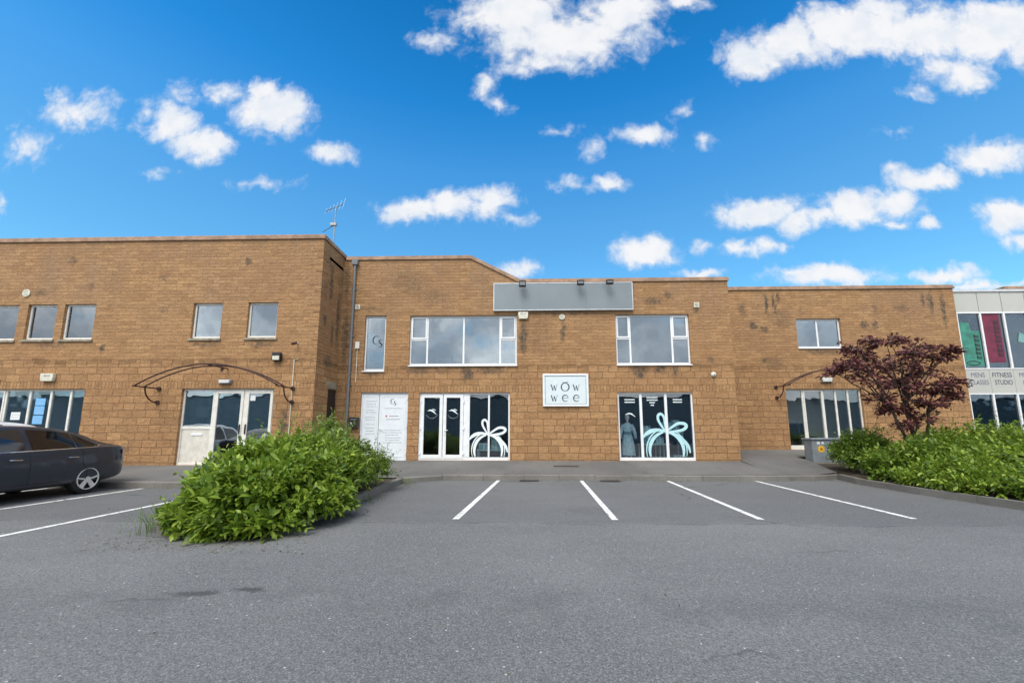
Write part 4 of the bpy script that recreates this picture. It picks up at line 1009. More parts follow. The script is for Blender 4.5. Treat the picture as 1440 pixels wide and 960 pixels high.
# blobs: cx,cy,cz, rx,ry,rz
shrub('laurel_shrub','wide bright green shrub spilling onto the tarmac at the near end of the left bed','shrub',[(-3.85,5.85,.40,.85,.78,.55),(-4.35,6.1,.36,.55,.75,.50),(-3.55,6.5,.55,.6,.85,.55),(-4.3,6.7,.6,.75,.75,.6),(-3.7,5.5,.12,.85,.42,.3),(-3.05,6.4,.25,.35,.8,.35),(-4.5,5.6,.13,.35,.35,.28)],22500,.13,M['leafA'],sprigs=26)
shrub('laurel_shrub','tall rounded green shrub in the middle of the left bed','shrub',[(-4.35,7.7,.68,1.0,.95,.72),(-4.9,7.3,.5,.58,.8,.58),(-3.6,7.6,.55,.6,.8,.6)],11700,.13,M['leafA'],sprigs=22)
shrub('laurel_shrub','yellow green shrub behind the rounded one, below the left building corner','shrub',[(-4.7,9.2,.72,.85,.8,.75),(-4.0,8.9,.7,.7,.7,.70)],8100,.11,M['leafC'],sprigs=26)
shrub('laurel_shrub','fine leaved shrub hanging over the kerb in front of the white door','shrub',[(-3.5,9.5,.48,.55,.8,.55),(-3.45,8.4,.46,.5,.8,.56)],8100,.085,M['leafB'],wid=.6,droop=.5,sprigs=14)
shrub('laurel_shrub','upright pale green shrub rising highest at the back of the left bed','shrub',[(-4.75,10.1,1.0,.46,.42,.78)],3600,.10,M['leafC'],sprigs=24)
shrub('laurel_shrub','rounded green shrub beside the grey utility cabinet','shrub',[(9.8,12.3,.75,.8,.8,.76),(9.65,12.7,.7,.5,.6,.55),(9.7,11.7,.45,.6,.7,.5),(9.35,12.0,.5,.45,.6,.45)],9000,.11,M['leafB'],sprigs=14)
shrub('laurel_shrub','bushy green shrub in the right bed below the purple tree','shrub',[(10.2,10.6,.62,1.05,1.0,.70),(9.5,10.9,.5,.8,.9,.58),(9.15,10.6,.25,.45,.8,.35),(10.9,11.4,.75,.8,.8,.7)],9900,.11,M['leafB'],sprigs=8)
shrub('laurel_shrub','low dense shrub at the kerb in the right bed','shrub',[(9.6,9.3,.40,.88,1.05,.55),(10.5,9.3,.6,.85,.85,.62),(9.15,8.7,.28,.6,.9,.42),(9.0,9.7,.25,.5,.8,.36)],11700,.105,M['leafA'],droop=.35)
shrub('laurel_shrub','tall bright shrub behind the right bed in front of the white panelled building','shrub',[(12.1,11.0,.78,1.15,1.0,.92),(11.3,11.4,.75,.85,.8,.8)],9000,.105,M['leafA'],sprigs=20)
shrub('laurel_shrub','dense shrub leaning over the kerb nearest the viewer in the right bed','shrub',[(11.3,8.6,.62,1.0,1.0,.74),(12.4,9.4,.75,1.0,1.0,.85),(10.4,7.7,.42,.95,.95,.55),(9.45,7.5,.28,.65,.9,.42)],12600,.11,M['leafB'],droop=.35)
shrub('laurel_shrub','broad green shrub farthest right in the back of the right bed','shrub',[(13.6,11.0,.75,1.1,1.0,.85),(14.4,12.2,.7,1.0,1.0,.75)],5400,.105,M['leafB'],sprigs=8)

def wisps(x, y, n, h, lab):
    r_ = empty('grass_tuft', (x,y,0), lab, 'grass tuft', 'grass tufts by the left bed'); P=[];D_=[];L_=[]
    m_ = MB()
    for i in range(n):
        bx, by = x+random.gauss(0,.14), y+random.gauss(0,.16); an = random.uniform(0,6.28); l = h*random.uniform(.5,1.2); q_ = random.uniform(.2,.9)
        pts = [(bx+math.cos(an)*l*q_*t*t, by+math.sin(an)*l*q_*t*t, l*t*(1-.25*t*q_)) for t in (0,.3,.6,.85,1)]
        wd = .004; sd_ = (-math.sin(an)*wd, math.cos(an)*wd)
        for a_,b_ in zip(pts,pts[1:]): m_.face([(a_[0]-sd_[0],a_[1]-sd_[1],a_[2]),(a_[0]+sd_[0],a_[1]+sd_[1],a_[2]),(b_[0]+sd_[0]*.7,b_[1]+sd_[1]*.7,b_[2]),(b_[0]-sd_[0]*.7,b_[1]-sd_[1]*.7,b_[2])])
    m_.build('blade', M['leafW'], r_)
for (x,y,n,h,l) in ((-4.95,5.75,90,.38,'pale grass tuft at the left foot of the near left shrub'),(-5.3,6.6,80,.34,'pale grass tuft at the left kerb halfway along the left bed'),(-5.45,7.8,70,.3,'pale grass tuft near the far bay line'),(-3.05,8.2,30,.14,'small grass tuft at the kerb right of the left bed'),(-3.1,10.8,40,.2,'small grass tuft at the back corner of the left bed')):
    wisps(x,y,n,h,l)

# dead leaves and grit along the kerbs and under the shrubs: nobody could count them
def litter():
    P=[];D_=[]
    def put(x, y, z): P.append((x,y,z)); D_.append((rng.normal(),rng.normal(),rng.normal(0,.15)))
    for i in range(1500):
        k = rng.random()
        if k < .25: put(rng.uniform(-5.2,-2.7)+rng.normal(0,.2), rng.uniform(4.75,5.6), .008)
        elif k < .42: put(-3.0+abs(rng.normal(0,.18)), rng.uniform(5.5,11), .008)
        elif k < .66: x = rng.uniform(-2.2,8.8); put(x, 11.74-abs(rng.normal(0,.12)), .008)
        elif k < .80: y = rng.uniform(5,12); put(8.55-abs(rng.normal(0,.15)), y, .008)
        elif k < .90: x = rng.uniform(-12,-6); put(x, 9.88-abs(rng.normal(0,.12)), .008)
        else: put(rng.uniform(-9,9), rng.uniform(2.5,11), .008)
    P=np.array(P);D_=np.array(D_)
    o_ = leaf_mesh('leaf_litter', M['leafdead'], None, P, D_, np.tile((0,0,1.),(len(P),1))+rng.normal(0,.3,(len(P),3)), rng.uniform(.012,.045,len(P)), .8)
    tag(o_, 'scattered dead leaves and grit along the kerbs', 'litter', kind='stuff')
M['leafdead'] = leafmat('leaf_dead', (.04,.03,.018), (.12,.085,.045), (.26,.21,.12), .1, .8)
litter()

# ------------------------------------------------------------------ purple tree
def purple_tree():
    bx, by, bz = 10.42, 11.35, .1
    r_ = empty('purple_tree', (bx,by,bz), 'small spreading tree with dark purple leaves rising from the right hedge', 'tree')
    tr = MB(); tips = []; rnd = random.Random(5)
    def limb(p0, p1, r0, r1, sag=.0, n=6):
        pts = []; p0 = Vector(p0); p1 = Vector(p1)
        for i in range(n+1):
            t = i/n; q_ = p0.lerp(p1,t)+Vector((rnd.gauss(0,.025),rnd.gauss(0,.025),sag*math.sin(math.pi*t))); pts.append(q_)
        pts[0] = p0; tr.tube(pts,[lerp(r0,r1,i/n) for i in range(n+1)],7); return pts
    # target clumps (x,y,z): the layered crown of the photograph
    base = Vector((bx,by,bz))
    clumps = [(8.4,11.2,2.95,.28),(8.65,11.0,3.1,.36),(9.0,11.5,3.15,.42),(9.2,11.0,2.75,.45),(9.05,11.3,3.7,.4),(9.45,11.6,3.6,.46),(9.8,11.2,3.78,.44),(10.2,11.4,3.85,.48),(10.55,11.2,3.7,.46),(10.85,11.3,3.4,.42),
              (9.55,11.5,3.1,.5),(10.0,11.1,3.25,.55),(10.45,11.5,3.15,.55),(10.7,11.2,2.95,.45),(9.85,11.0,2.65,.5),(10.35,11.3,2.6,.52),(10.75,11.2,2.55,.42),(9.45,11.2,2.25,.4),(10.75,11.2,2.1,.36),
              (11.25,11.3,3.35,.26),(11.45,11.2,3.5,.22),(11.15,11.4,2.5,.3),(11.4,11.2,2.65,.26),(9.6,11.9,3.4,.46),(10.3,12.0,3.3,.5),(9.95,10.6,3.4,.4),(10.6,11.8,2.9,.4),(11.45,11.3,2.3,.2),
              (10.1,11.35,2.0,.38),(10.5,11.3,1.75,.34),(10.15,11.2,1.55,.3),(9.75,11.25,1.95,.3),(10.35,11.1,2.2,.42)]
    stems = [Vector((9.75,11.2,1.9)),Vector((10.15,11.3,2.1)),Vector((10.45,11.5,2.2)),Vector((10.7,11.3,1.8)),Vector((10.3,11.15,1.6))]
    for s_ in stems: limb(base+Vector((rnd.gauss(0,.05),rnd.gauss(0,.05),0)), s_, .05, .03)
    P=[];D_=[];
    for (x,y,z,rad) in clumps:
        c_ = Vector((x,y,z)); s_ = min(stems, key=lambda q_: (q_-c_).length+abs(q_.x-c_.x)*.4)
        limb(s_, c_-Vector((0,0,rad*.25)), .024, .009, .06)
        for k in range(13):
            an = rnd.uniform(0,6.28); e = Vector((math.cos(an)*rad*rnd.uniform(.5,1.25),math.sin(an)*rad*rnd.uniform(.4,1),rnd.uniform(-.3,.45)*rad*1.1))
            e.x += .25*rad*(1 if x > 10.4 else -1)
            tw = c_-Vector((0,0,rad*.2))+e; pts = limb(c_-Vector((0,0,rad*.25)), tw, .007, .003, .02, 4)
            for j in range(17):
                t = rnd.uniform(.3,1.08); q_ = pts[min(4,int(t*4))].lerp(tw,.3)+Vector((rnd.gauss(0,.045),rnd.gauss(0,.045),rnd.gauss(0,.035)))
                P.append(tuple(q_)); dd = e.normalized()+Vector((rnd.gauss(0,.6),rnd.gauss(0,.6),rnd.gauss(-.15,.4))); D_.append(tuple(dd))
    tr.build('trunk', M['bark'], r_, smooth=True)
    P=np.array(P);D_=np.array(D_)
    leaf_mesh('crown', M['leafP'], r_, P, D_, np.tile((0,0,1.),(len(P),1))+rng.normal(0,.5,(len(P),3)), rng.uniform(.06,.13,len(P)), .9)
purple_tree()

# ------------------------------------------------------------------ cars
def interp(tab, s):
    if s <= tab[0][0]: return tab[0][1]
    for i in range(len(tab)-1):
        a, b = tab[i], tab[i+1]
        if s <= b[0]:
            p0 = tab[max(i-1,0)]; p3 = tab[min(i+2,len(tab)-1)]
            h = b[0]-a[0]; t = (s-a[0])/h
            m0 = (b[1]-p0[1])/(b[0]-p0[0]) if b[0] != p0[0] else 0; m1 = (p3[1]-a[1])/(p3[0]-a[0]) if p3[0] != a[0] else 0
            d = (b[1]-a[1])/h
            if d == 0: m0 = m1 = 0
            else:
                m0 = max(min(m0,3*d),0) if d > 0 else min(max(m0,3*d),0); m1 = max(min(m1,3*d),0) if d > 0 else min(max(m1,3*d),0)
            return (2*t**3-3*t*t+1)*a[1]+(t**3-2*t*t+t)*h*m0+(-2*t**3+3*t*t)*b[1]+(t**3-t*t)*h*m1
    return tab[-1][1]
T_saloon = T_roof = [(0,.80),(.03,.95),(.10,1.035),(.22,1.055),(.55,1.15),(.9,1.285),(1.3,1.395),(1.7,1.445),(2.1,1.462),(2.5,1.445),(2.85,1.39),(3.2,1.235),(3.55,1.045),(3.75,.985),(4.2,.90),(4.5,.80),(4.62,.70),(4.67,.60)]
T_hatch = [(0,.80),(.03,.98),(.10,1.12),(.25,1.30),(.5,1.44),(.9,1.50),(1.5,1.535),(2.1,1.54),(2.5,1.52),(2.85,1.45),(3.2,1.26),(3.55,1.05),(3.75,.985),(4.2,.90),(4.5,.80),(4.62,.70),(4.67,.60)]
T_belt = [(0,.76),(.05,.90),(.12,.985),(.3,1.0),(.9,.985),(1.8,.955),(2.8,.925),(3.5,.90),(4.0,.87),(4.4,.79),(4.6,.68),(4.67,.58)]
T_w = [(0,.66),(.04,.74),(.12,.81),(.3,.865),(.6,.895),(1.0,.905),(3.4,.905),(3.9,.885),(4.25,.83),(4.5,.70),(4.62,.55),(4.67,.42)]
T_bot = [(0,.42),(.06,.33),(.3,.27),(.9,.22),(3.8,.20),(4.4,.22),(4.6,.28),(4.67,.40)]
T_rw = [(0,.60),(.12,.68),(.3,.68),(.6,.64),(1.0,.60),(1.6,.575),(2.4,.575),(2.9,.60),(3.3,.66),(3.6,.72),(4.2,.66),(4.5,.5),(4.67,.36)]
def csec(s):
    """half section of the body at distance s from the tail: (u,z) from bottom centre to roof centre"""
    w, bo, be, ro, rw = (interp(t,s) for t in (T_w,T_bot,T_belt,T_roof,T_rw))
    ro = max(ro, be+.015); hb = be-bo
    pts = [(0,bo),(w*.55,bo),(w*.88,bo+.01),(w*.955,bo+.05),(w*.985,bo+hb*.20),(w*.992,bo+hb*.40),(w*1.0,bo+hb*.60),(w*.992,bo+hb*.72),(w*.975,bo+hb*.80),(w*.962,bo+hb*.92),(w*.94,be)]
    g0 = w*.925; e = min(1,(ro-be)/.25)
    zr = lerp(be+.006, ro-.055, e) if ro-be > .08 else be+(ro-be)*.4
    pts += [(g0,be+.008*e+.002),(lerp(g0,rw,.5)+.012*e,lerp(be,zr,.5)),(rw,zr),(rw*.95,lerp(zr,ro,.45)),(rw*.80,lerp(zr,ro,.80)),(rw*.4,ro-.004),(0,ro)]
    return pts
NG0, NG1 = 11, 13     # indices of the glasshouse side in the section
def make_car(paint, label, loc, group, L=4.67):
    r_ = empty('parked_car', loc, label, 'car', group)
    ox, oy, oz = loc
    # car space: s from the tail towards -y, u to +x
    def W(s, u, z): return (ox+u, oy-s, oz+z)
    S = [0,.02,.05,.09,.14,.2,.28]+[ .28+ (4.45-.28)*i/58 for i in range(1,59)]+[4.52,4.57,4.61,4.64,4.66,4.67]
    secs = [csec(s) for s in S]; n = len(secs[0])
    V = []; F = []
    for s, c_ in zip(S, secs):
        for (u,z) in c_: V.append((u,-s,z))
        for (u,z) in reversed(c_[1:-1]): V.append((-u,-s,z))
    k = 2*n-2
    for i in range(len(S)-1):
        for j in range(k): F.append((i*k+j,(i+1)*k+j,(i+1)*k+(j+1)%k,i*k+(j+1)%k))
    F.append(tuple(range(k))); F.append(tuple(reversed(range((len(S)-1)*k,len(S)*k))))
    me = bpy.data.meshes.new('body'); me.from_pydata(V,[],F); me.validate()
    bm = bmesh.new(); bm.from_mesh(me); bmesh.ops.recalc_face_normals(bm, faces=bm.faces); bm.to_mesh(me); bm.free()
    me.materials.append(paint)
    bo = bpy.data.objects.new('body', me); col.objects.link(bo)
    # wheel arches cut out of the shell
    cm = MB()
    for s in (.95, 3.66):
        for sg in (-1,1): cm.tube([(sg*.60,-s,.325),(sg*1.2,-s,.325)],.375,40)
    cut = cm.build('cut', M['black'])
    md = bo.modifiers.new('b','BOOLEAN'); md.operation = 'DIFFERENCE'; md.object = cut; md.solver = 'EXACT'
    dg = bpy.context.evaluated_depsgraph_get(); me2 = bpy.data.meshes.new_from_object(bo.evaluated_get(dg))
    bo.modifiers.clear(); bo.data = me2; me2.name = 'body'; bpy.data.objects.remove(cut)
    me2.materials.clear(); me2.materials.append(paint); me2.materials.append(M['black'])
    for f in me2.polygons:
        c_ = f.center; inner = False
        for s in (.95,3.66):
            d_ = math.hypot(c_.y+s, c_.z-.325)
            if d_ < .380 and abs(c_.x) < .87: inner = True
        f.material_index = 1 if inner else 0; f.use_smooth = True
    bo.parent = r_
    ev = me2.attributes.get('sharp_edge')
    md = bo.modifiers.new('edges','EDGE_SPLIT'); md.split_angle = R(38)
    def side(s, t, sg, off=.004):
        c_ = csec(s); p0, p1, p2 = c_[NG0], c_[NG0+1], c_[NG1]
        if t < .5: u, z = lerp(p0[0],p1[0],t*2), lerp(p0[1],p1[1],t*2)
        else: u, z = lerp(p1[0],p2[0],t*2-1), lerp(p1[1],p2[1],t*2-1)
        return W(s, sg*(u+off), z+off*.3)
    def panel(name, lo, hi, mat, s0, s1, sg, off=.005, ns=14, parent=bo):
        m_ = MB(); nt = 4
        for i in range(ns):
            for j in range(nt):
                q_ = []
                for a,b in ((i,j),(i+1,j),(i+1,j+1),(i,j+1)):
                    s = lerp(s0,s1,a/ns); q_.append(side(s, lerp(lo(s),hi(s),b/nt), sg, off))
                m_.face(q_ if sg > 0 else q_[::-1])
        return m_.build(name, mat, parent, smooth=True)
    hi_t = lambda s: .93
    for sg in (1,-1):
        # quarter light tapering to the rear, rear door glass, front door glass
        qt = lambda s: lerp(.06, .90, max(0,min(1,((s-.72)/(1.12-.72)))**.6)) if s < 1.12 else .92
        panel('quarter_window', lambda s: .04, qt, M['carglass'], .74, 1.20, sg)
        panel('side_window', lambda s: .04, hi_t, M['carglass'], 1.235, 2.03, sg)
        panel('side_window', lambda s: .04, lambda s: .93 if s < 2.75 else lerp(.93,.10,(s-2.75)/.55), M['carglass2'], 2.13, 3.28, sg)
        # bright trim along the belt and up the rear corner of the glass
        m_ = MB(); P = [side(lerp(.78,3.3,i/30), .012, sg, .008) for i in range(31)]; m_.tube(P,.009,6); m_.build('belt_trim', M['chrome'], bo)
        m_ = MB(); m_.tube([side(s, t, sg, .008) for s,t in ((.86,.02),(.775,.08),(.73,.22),(.70,.40))],[.011,.013,.011,.006],6); m_.build('corner_trim', M['chrome'], bo)
        for s in (1.22,2.23):   # door handles
            w_ = interp(T_w,s); m_ = MB(); m_.tube([W(s,sg*(w_*.985+.012),.80),W(s+.04,sg*(w_*.985+.030),.803),W(s+.16,sg*(w_*.985+.030),.806),W(s+.2,sg*(w_*.985+.012),.807)],.013,8); m_.build('handle', M['chrome'], bo)
        # door shut lines
        for s in (1.12,2.08,3.2):
            m_ = MB(); pts = []
            for j in range(3,11): c_ = csec(s+(.10 if j < 6 and s < 1.2 else 0)); pts.append(W(s-(.12 if (j < 6 and s < 1.2) else 0), sg*(c_[j][0]+.0015), c_[j][1]))
            m_.tube(pts,.0035,5); m_.build('shut_line', M['black'], bo)
        m_ = MB(); w_ = .905; m_.tube([W(1.5,sg*(.899),.30),W(3.3,sg*(.899),.30)],.016,6); m_.build('sill_strip', paint, bo)
        # mirror
        m_ = MB(); m_.tube([W(3.02,sg*.86,.96),W(3.0,sg*.95,1.0),W(2.98,sg*1.06,1.01),W(2.97,sg*1.10,1.01)],[.03,.085,.085,.04],12); m_.build('mirror', paint, bo, smooth=True)
        # tail light wrapping the rear corner
        m_ = MB()
        for i in range(8):
            for j in range(4):
                q_ = []
                for a,b in ((i,j),(i+1,j),(i+1,j+1),(i,j+1)):
                    s = lerp(.012,.20,a/8); w2 = interp(T_w,s)*.975; zt = min(interp(T_belt,s)-.03,.93); zl = lerp(.66,.80,a/8)
                    q_.append(W(s-.006, sg*(w2+.012), lerp(zl,zt,b/4)))
                m_.face(q_ if sg > 0 else q_[::-1])
        m_.build('tail_light', M['taillight'], bo, smooth=True)
        m_ = MB()
        for i in range(6):
            q_ = []
            for a,b in ((i,0),(i+1,0),(i+1,1),(i,1)):
                s = lerp(4.25,4.60,a/6); q_.append(W(s, sg*(interp(T_w,s)*.985+.008), lerp(.62,.73,b)))
            m_.face(q_ if sg > 0 else q_[::-1])
        m_.build('headlight', M['headglass'], bo, smooth=True)
    def top(name, s0, s1, f, mat, ns=10):
        m_ = MB(); nu = 10
        for i in range(ns):
            for j in range(nu):
                q_ = []
                for a,b in ((i,j),(i+1,j),(i+1,j+1),(i,j+1)):
                    s = lerp(s0,s1,a/ns); t = -1+2*b/nu; c_ = csec(s); rw = c_[13][0]*f
                    u = t*rw; au = abs(u); arr = c_[13:]
                    z = arr[0][1]
                    for (ua,za),(ub,zb) in zip(arr,arr[1:]):
                        if ub <= au <= ua: z = lerp(za,zb,(ua-au)/(ua-ub+1e-9)); break
                    q_.append(W(s,u,z+.006))
                m_.face(q_)
        return m_.build(name, mat, bo, smooth=True)
    top('rear_window', .34, 1.18, .90, M['carglass']); top('windscreen', 2.90, 3.52, .93, M['carglass2'])
    for s in (.95, 3.66):
        for sg in (-1,1):
            tm = MB(); prof = [(.228,.0),(.232,.02),(.28,.012),(.312,.025),(.322,.05),(.322,.16),(.312,.185),(.26,.19)]
            x0 = .905-.012; nseg = 40; b0 = len(tm.v)
            for kk in range(nseg):
                an = 2*math.pi*kk/nseg
                for (rad,dp) in prof: tm.v.append(W(s+rad*math.cos(an), sg*(x0-dp), .322+rad*math.sin(an)))
            npf = len(prof)
            for kk in range(nseg):
                for j in range(npf-1): tm.f.append((kk*npf+j,kk*npf+j+1,((kk+1)%nseg)*npf+j+1,((kk+1)%nseg)*npf+j)); tm.uv.append([(0,0)]*4)
            to = tm.build('wheel', M['tyre'], r_, smooth=True)
            rm = MB()
            ring = [W(s+.222*math.cos(2*math.pi*i/40), sg*(x0-.006), .322+.222*math.sin(2*math.pi*i/40)) for i in range(41)]; rm.tube(ring,.013,8,False)
            for q_ in range(5):
                an = 2*math.pi*q_/5+.3
                for (r0,r1,w0,w1,d0,d1) in ((.04,.218,.040,.050,.012,.004),):
                    ca, sa = math.cos(an), math.sin(an)
                    A = [(r0,-w0),(r0,w0),(r1,w1),(r1,-w1)]; T_ = []; B_ = []
                    for (rr,ww),dp in zip(A,(d0,d0,d1,d1)):
                        T_.append(W(s+rr*ca-ww*sa, sg*(x0-dp), .322+rr*sa+ww*ca)); B_.append(W(s+rr*ca-ww*.7*sa, sg*(x0-.05), .322+rr*sa+ww*.7*ca))
                    rm.face(T_); 
                    for i in range(4): rm.face([T_[i],B_[i],B_[(i+1)%4],T_[(i+1)%4]])
            rm.disc(W(s,sg*(x0-.035),.322),.05,(sg,0,0),.032,20); rm.build('rim', M['alloy'], to)
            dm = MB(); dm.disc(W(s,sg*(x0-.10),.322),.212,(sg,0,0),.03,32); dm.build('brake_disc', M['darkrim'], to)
    return r_
M['tyre'] = plain('tyre_rubber', (.018,.018,.019), .85, scale=20)
M['alloy'] = plain('alloy_wheel', (.66,.65,.62), .4, metal=.15)
M['darkrim'] = plain('wheel_dark', (.02,.02,.021), .7)  # near-black disc behind the spokes
M['chrome'] = plain('chrome', (.75,.76,.78), .12, metal=1., var=.04)
M['taillight'] = plain('tail_light_red', (.16,.008,.008), .15, coat=.8)
M['headglass'] = plain('headlight_glass', (.45,.47,.5), .1, coat=.8)
M['carglass'] = plain('car_glass_tinted', (.006,.007,.008), .04, var=.05, spec=.6)
M['carglass2'] = plain('car_glass_front', (.016,.020,.024), .04, var=.05, spec=.9)
def carpaint(name, c, metal=.35):
    m, t, p_ = newmat(name)
    co = t.new('ShaderNodeTexCoord').outputs['Object']
    dirt = t.math('MULTIPLY', t.ramp(t.new('ShaderNodeSeparateXYZ').outputs[2], .55, .2), .5)
    sp = t.n[-1]
    sep = [n_ for n_ in t.n if n_.bl_idname == 'ShaderNodeSeparateXYZ'][0]; t.l.new(co, sep.inputs[0])
    f = t.math('MULTIPLY', dirt, t.ramp(t.noise(co, 5, 5), .3, .7))
    t.put(p_.inputs['Base Color'], t.mix(f, rgba(c), rgba((.05,.05,.052))))
    p_.inputs['Metallic'].default_value = metal; p_.inputs['Roughness'].default_value = .36
    p_.inputs['Coat Weight'].default_value = .45; p_.inputs['Coat Roughness'].default_value = .05
    return m
M['paintgrey'] = carpaint('paint_dark_grey', (.020,.029,.044), .25); M['paintwhite'] = carpaint('paint_white', (.72,.73,.74), 0.)
car = make_car(M['paintgrey'], 'dark grey saloon car parked tail first against the left kerb', (-10.47, 10.00, 0), 'cars parked in the left bays')
def copy_tree(o, parent=None):
    c_ = o.copy(); col.objects.link(c_); c_.parent = parent
    for ch in list(o.children): copy_tree(ch, c_)
    return c_
T_roof = T_hatch
car2 = make_car(M['paintwhite'], 'white car in the far left bay, only its roof showing over the dark car', (-12.85, 10.55, 0), 'cars parked in the left bays'); car2.scale = (1,1,1.05)
T_roof = T_saloon
def repaint(o):
    for ch in o.children:
        if ch.data and ch.data.materials and ch.data.materials[0] == M['paintgrey']:
            ch.data = ch.data.copy(); ch.data.materials[0] = M['paintwhite']
        repaint(ch)


# building added across the car park for the glass reflections, and the reflected car
BO = empty('reflection_building', (0,-24,0), 'long pale building added across the car park, unseen except as reflections in the glass', 'building')
w = MB(); wall_front(w, -24, -70, 70, -.05, 5.4, [])
w.face([(-70,-34,-.05),(-70,-24,-.05),(-70,-24,5.4),(-70,-34,5.4)]); w.face([(70,-24,-.05),(70,-34,-.05),(70,-34,5.4),(70,-24,5.4)]); w.face([(-70,-34,-.05),(70,-34,-.05),(70,-34,5.4),(-70,-34,5.4)])
w.build('wall', M['addedrender'], BO); w = MB(); w.box(-70.1,70.1,-34.1,-23.9,5.41,5.6); w.build('roof', M['roof'], BO)
car3 = copy_tree(car); car3.location = (-2.6,-3.2,0); car3.rotation_euler = (0,0,R(80)); car3['label'] = 'dark grey car standing behind the photographer, seen only reflected in the shop glass'; car3['group'] = 'cars across the car park'

# ------------------------------------------------------------------ sky, sun, camera
SUN_EL, SUN_ROT = R(56), R(200)     # soft high sun behind the camera's left shoulder
wld = bpy.data.worlds.new('World'); scene.world = wld; wld.use_nodes = True
t = NT(wld.node_tree); bg = t.n['Background']
sky = t.new('ShaderNodeTexSky', sky_type='NISHITA'); sky.sun_disc = False; sky.sun_elevation = SUN_EL; sky.sun_rotation = SUN_ROT
sky.air_density = 1.0; sky.dust_density = .6; sky.ozone_density = 2.2
CL = [(115,158,52,28,.9),(85,140,22,18,.6),(38,203,34,24,.6),(205,160,18,18,.5),(240,172,38,28,1.1),(282,206,42,24,1.1),(255,130,24,20,.55),(318,130,26,18,.65),(385,158,56,36,1.2),(368,128,26,18,1.),
      (465,216,34,16,.85),(585,297,50,18,1.),(640,288,40,22,1.1),(692,285,38,24,1.15),(724,308,20,12,.7),(730,378,26,12,.9),(716,18,82,42,1.3),(795,55,110,38,1.3),(875,18,60,40,1.1),(760,90,60,18,.8),(610,56,28,18,.6),
      (685,118,20,26,.6),(700,142,16,18,.5),(965,4,36,12,.8),(1062,78,50,34,1.1),(1120,62,70,34,1.15),(1200,40,90,42,1.25),(1290,46,80,46,1.2),(1400,44,85,50,1.35),(1345,102,50,28,1.),(1240,16,60,22,1.),(1300,128,26,10,.5),
      (905,192,42,15,.85),(825,211,20,15,.6),(800,258,18,12,.7),(852,260,30,12,.75),(995,197,14,12,.55),(905,355,44,22,1.2),(1068,298,58,24,1.25),(1112,312,42,16,1.),(1200,292,52,25,1.2),(1255,285,42,22,1.15),(1160,306,36,14,.9),
      (1305,254,42,20,1.15),(1260,236,18,10,.7),(1392,220,56,24,1.2),(1425,306,42,24,1.2),(1440,340,26,12,.9),(1312,313,16,10,.75),(1260,318,24,8,.7),(1040,352,36,11,.75),(1080,346,26,11,.75),(985,347,15,10,.7),(1165,388,80,17,1.15),
      (1330,386,46,13,1.),(985,384,34,8,.9),(1385,402,70,8,.8),(1255,186,20,10,.4),(360,258,40,8,.35),(225,241,22,8,.4),(2,283,8,12,.6),(790,182,20,8,.35),(960,160,14,8,.3),(1115,385,40,10,.8)]
F_, CX_, CY_, PIT, YAW = 580., 720., 522., math.atan(84/580.), R(1.6)
def pix_dir(px, py):
    a = (px-CX_)/F_; b = -(py-CY_)/F_; cp, sp_ = math.cos(PIT), math.sin(PIT)
    y, z, x = cp-b*sp_, sp_+b*cp, a
    return (x*math.cos(YAW)-y*math.sin(YAW), x*math.sin(YAW)+y*math.cos(YAW), z)
co = t.new('ShaderNodeTexCoord').outputs['Generated']
sep = t.new('ShaderNodeSeparateXYZ'); t.l.new(co, sep.inputs[0])
yy = t.math('MAXIMUM', sep.outputs[1], .02)
cmb = t.new('ShaderNodeCombineXYZ'); t.put(cmb.inputs[0], t.math('DIVIDE', sep.outputs[0], yy)); t.put(cmb.inputs[1], t.math('DIVIDE', sep.outputs[2], yy))
uv = cmb.outputs[0]                                        # bearings of each cloud on the sky, in tangent units
w1 = t.vm('MULTIPLY', t.vm('SUBTRACT', t.noise(uv, 9, 6, .6, out=1, dim='2D'), (.5,.5,.5)), (.085,.065,0))
w2 = t.vm('MULTIPLY', t.vm('SUBTRACT', t.noise(uv, 40, 5, .65, out=1, dim='2D'), (.5,.5,.5)), (.012,.011,0))
uvd = t.vm('ADD', t.vm('ADD', uv, w1), w2)
acc = None
for (px,py,rx,ry,k) in CL:
    d = pix_dir(px,py); u, v = d[0]/d[1], d[2]/d[1]; sx = 1/d[1]
    q = t.vm('LENGTH', t.vm('MULTIPLY', t.vm('SUBTRACT', uvd, (u,v,0)), (F_/(rx*1.28)/sx, F_/(ry*1.32)/sx, 0)), out=1)
    f = t.math('MULTIPLY', t.math('SUBTRACT', 1., q), k)
    acc = f if acc is None else t.math('SMOOTH_MAX', acc, f, .12)
nz = t.noise(uv, 13, 9, .58, dist=.3, dim='2D')
vo = t.new('ShaderNodeTexVoronoi', feature='F1', voronoi_dimensions='2D'); t.put(vo.inputs['Vector'], uvd); vo.inputs['Scale'].default_value = 34; vo.inputs['Detail'].default_value = 3; vo.inputs['Roughness'].default_value = .45
puff = t.math('SUBTRACT', .42, vo.outputs['Distance'])
wisp = t.math('ADD', t.math('MULTIPLY', t.math('SUBTRACT', nz, .5), 1.75), t.math('MULTIPLY', puff, .3))
den = t.math('ADD', t.math('MULTIPLY_ADD', acc, 1.45, .05), wisp)
front = t.ramp(den, -.16, 1.12)
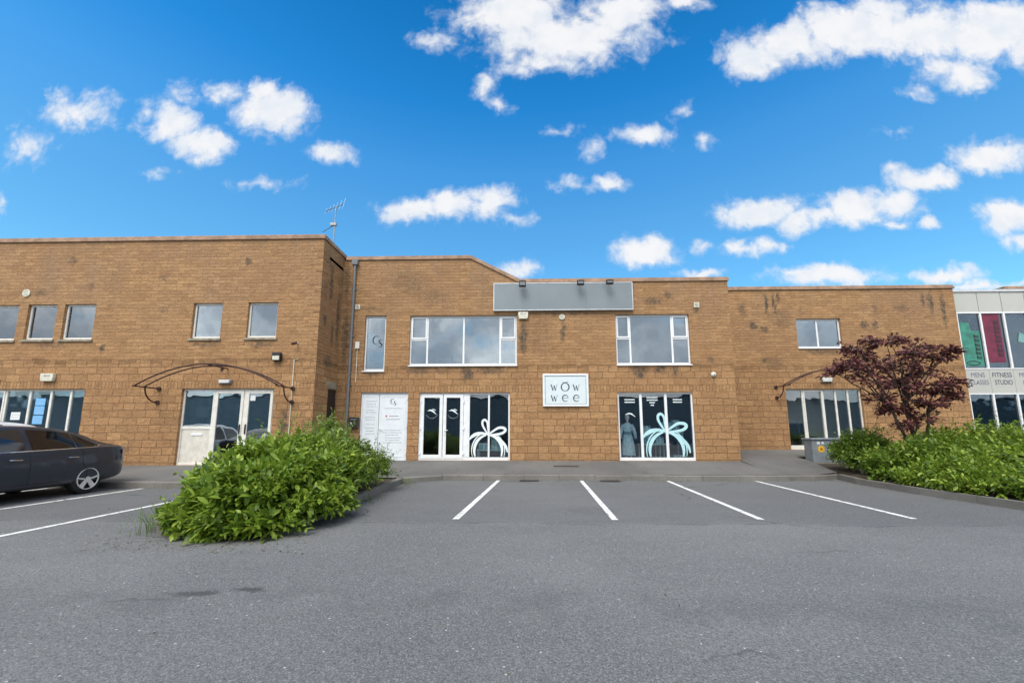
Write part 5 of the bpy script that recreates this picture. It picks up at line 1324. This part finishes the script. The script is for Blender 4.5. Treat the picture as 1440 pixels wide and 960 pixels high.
# high broken overcast over the half of the sky behind the camera
bk = t.noise(t.vm('MULTIPLY', co, (1, 1, 1.9)), 2.6, 7, .62)
back = t.math('MULTIPLY', t.ramp(bk, .28, .52), t.ramp(sep.outputs[1], .10, -.25))
zen = t.math('MULTIPLY', t.ramp(bk, .36, .56), t.ramp(sep.outputs[2], .80, .95))
fmask = t.math('MULTIPLY', front, t.ramp(sep.outputs[1], .05, .25))
hs = t.new('ShaderNodeHueSaturation'); hs.inputs['Saturation'].default_value = 1.12; hs.inputs['Value'].default_value = 1.0; hs.inputs['Hue'].default_value = .505
t.l.new(sky.outputs[0], hs.inputs['Color'])
tr_ = t.new('ShaderNodeValToRGB'); t.l.new(sep.outputs[2], tr_.inputs[0]); el = tr_.color_ramp.elements
el[0].position = .22; el[0].color = rgba((.66,1.09,1.03)); el[1].position = .80; el[1].color = rgba((.045,.70,.95))
for q_, c_ in ((.45,(.56,1.16,1.18)),(.555,(.41,1.15,1.27)),(.653,(.15,.97,1.22))): el.new(q_).color = rgba(c_)
tint = tr_.outputs[0]   # deep blue overhead, paler towards the horizon
skyc = t.mix(1., hs.outputs[0], tint, 'MULTIPLY')
SH = t.noise(t.vm('ADD', uv, (0,-.03,0)), 11, 6, .6)
cloudc = t.mix(t.math('MULTIPLY', t.ramp(den, .1, .8), t.ramp(SH, .30, .62, .35, 1.)), rgba((3.55,3.9,4.35)), rgba((4.55,4.55,4.6)))
backc = t.mix(t.ramp(t.noise(co, 5, 6, .6), .35, .7), rgba((3.6,4.0,4.5)), rgba((10.5,10.5,10.3)))
c1 = t.mix(t.math('MAXIMUM', back, zen), skyc, backc)
c2 = t.mix(t.math('MULTIPLY', fmask, .97), c1, cloudc)
t.l.new(c2, bg.inputs[0]); bg.inputs[1].default_value = .12

sd = bpy.data.lights.new('sun','SUN'); sd.energy = 2.0; sd.angle = R(34); sd.color = (1.,.955,.88)
so = bpy.data.objects.new('sun', sd); col.objects.link(so)
# NISHITA: rotation measured from +Y towards +X
dirv = Vector((math.sin(SUN_ROT)*math.cos(SUN_EL), math.cos(SUN_ROT)*math.cos(SUN_EL), math.sin(SUN_EL)))
so.rotation_euler = dirv.to_track_quat('Z','Y').to_euler(); so.location = (0,-10,30)

cd = bpy.data.cameras.new('camera'); cam = bpy.data.objects.new('camera', cd); col.objects.link(cam)
cd.sensor_width = 36; cd.lens = 36*580/1440; cd.shift_y = 42/1440; cd.clip_end = 3000; cd.clip_start = .05
cam.location = (0,0,1.35); cam.rotation_euler = (R(90)+PIT, 0, YAW)
scene.camera = cam
vs = scene.view_settings; vs.view_transform = 'Standard'; vs.look = 'None'; vs.exposure = .8; vs.gamma = 1.; vs.use_curve_mapping = False
scene.cycles.max_bounces = 8; scene.cycles.transparent_max_bounces = 12
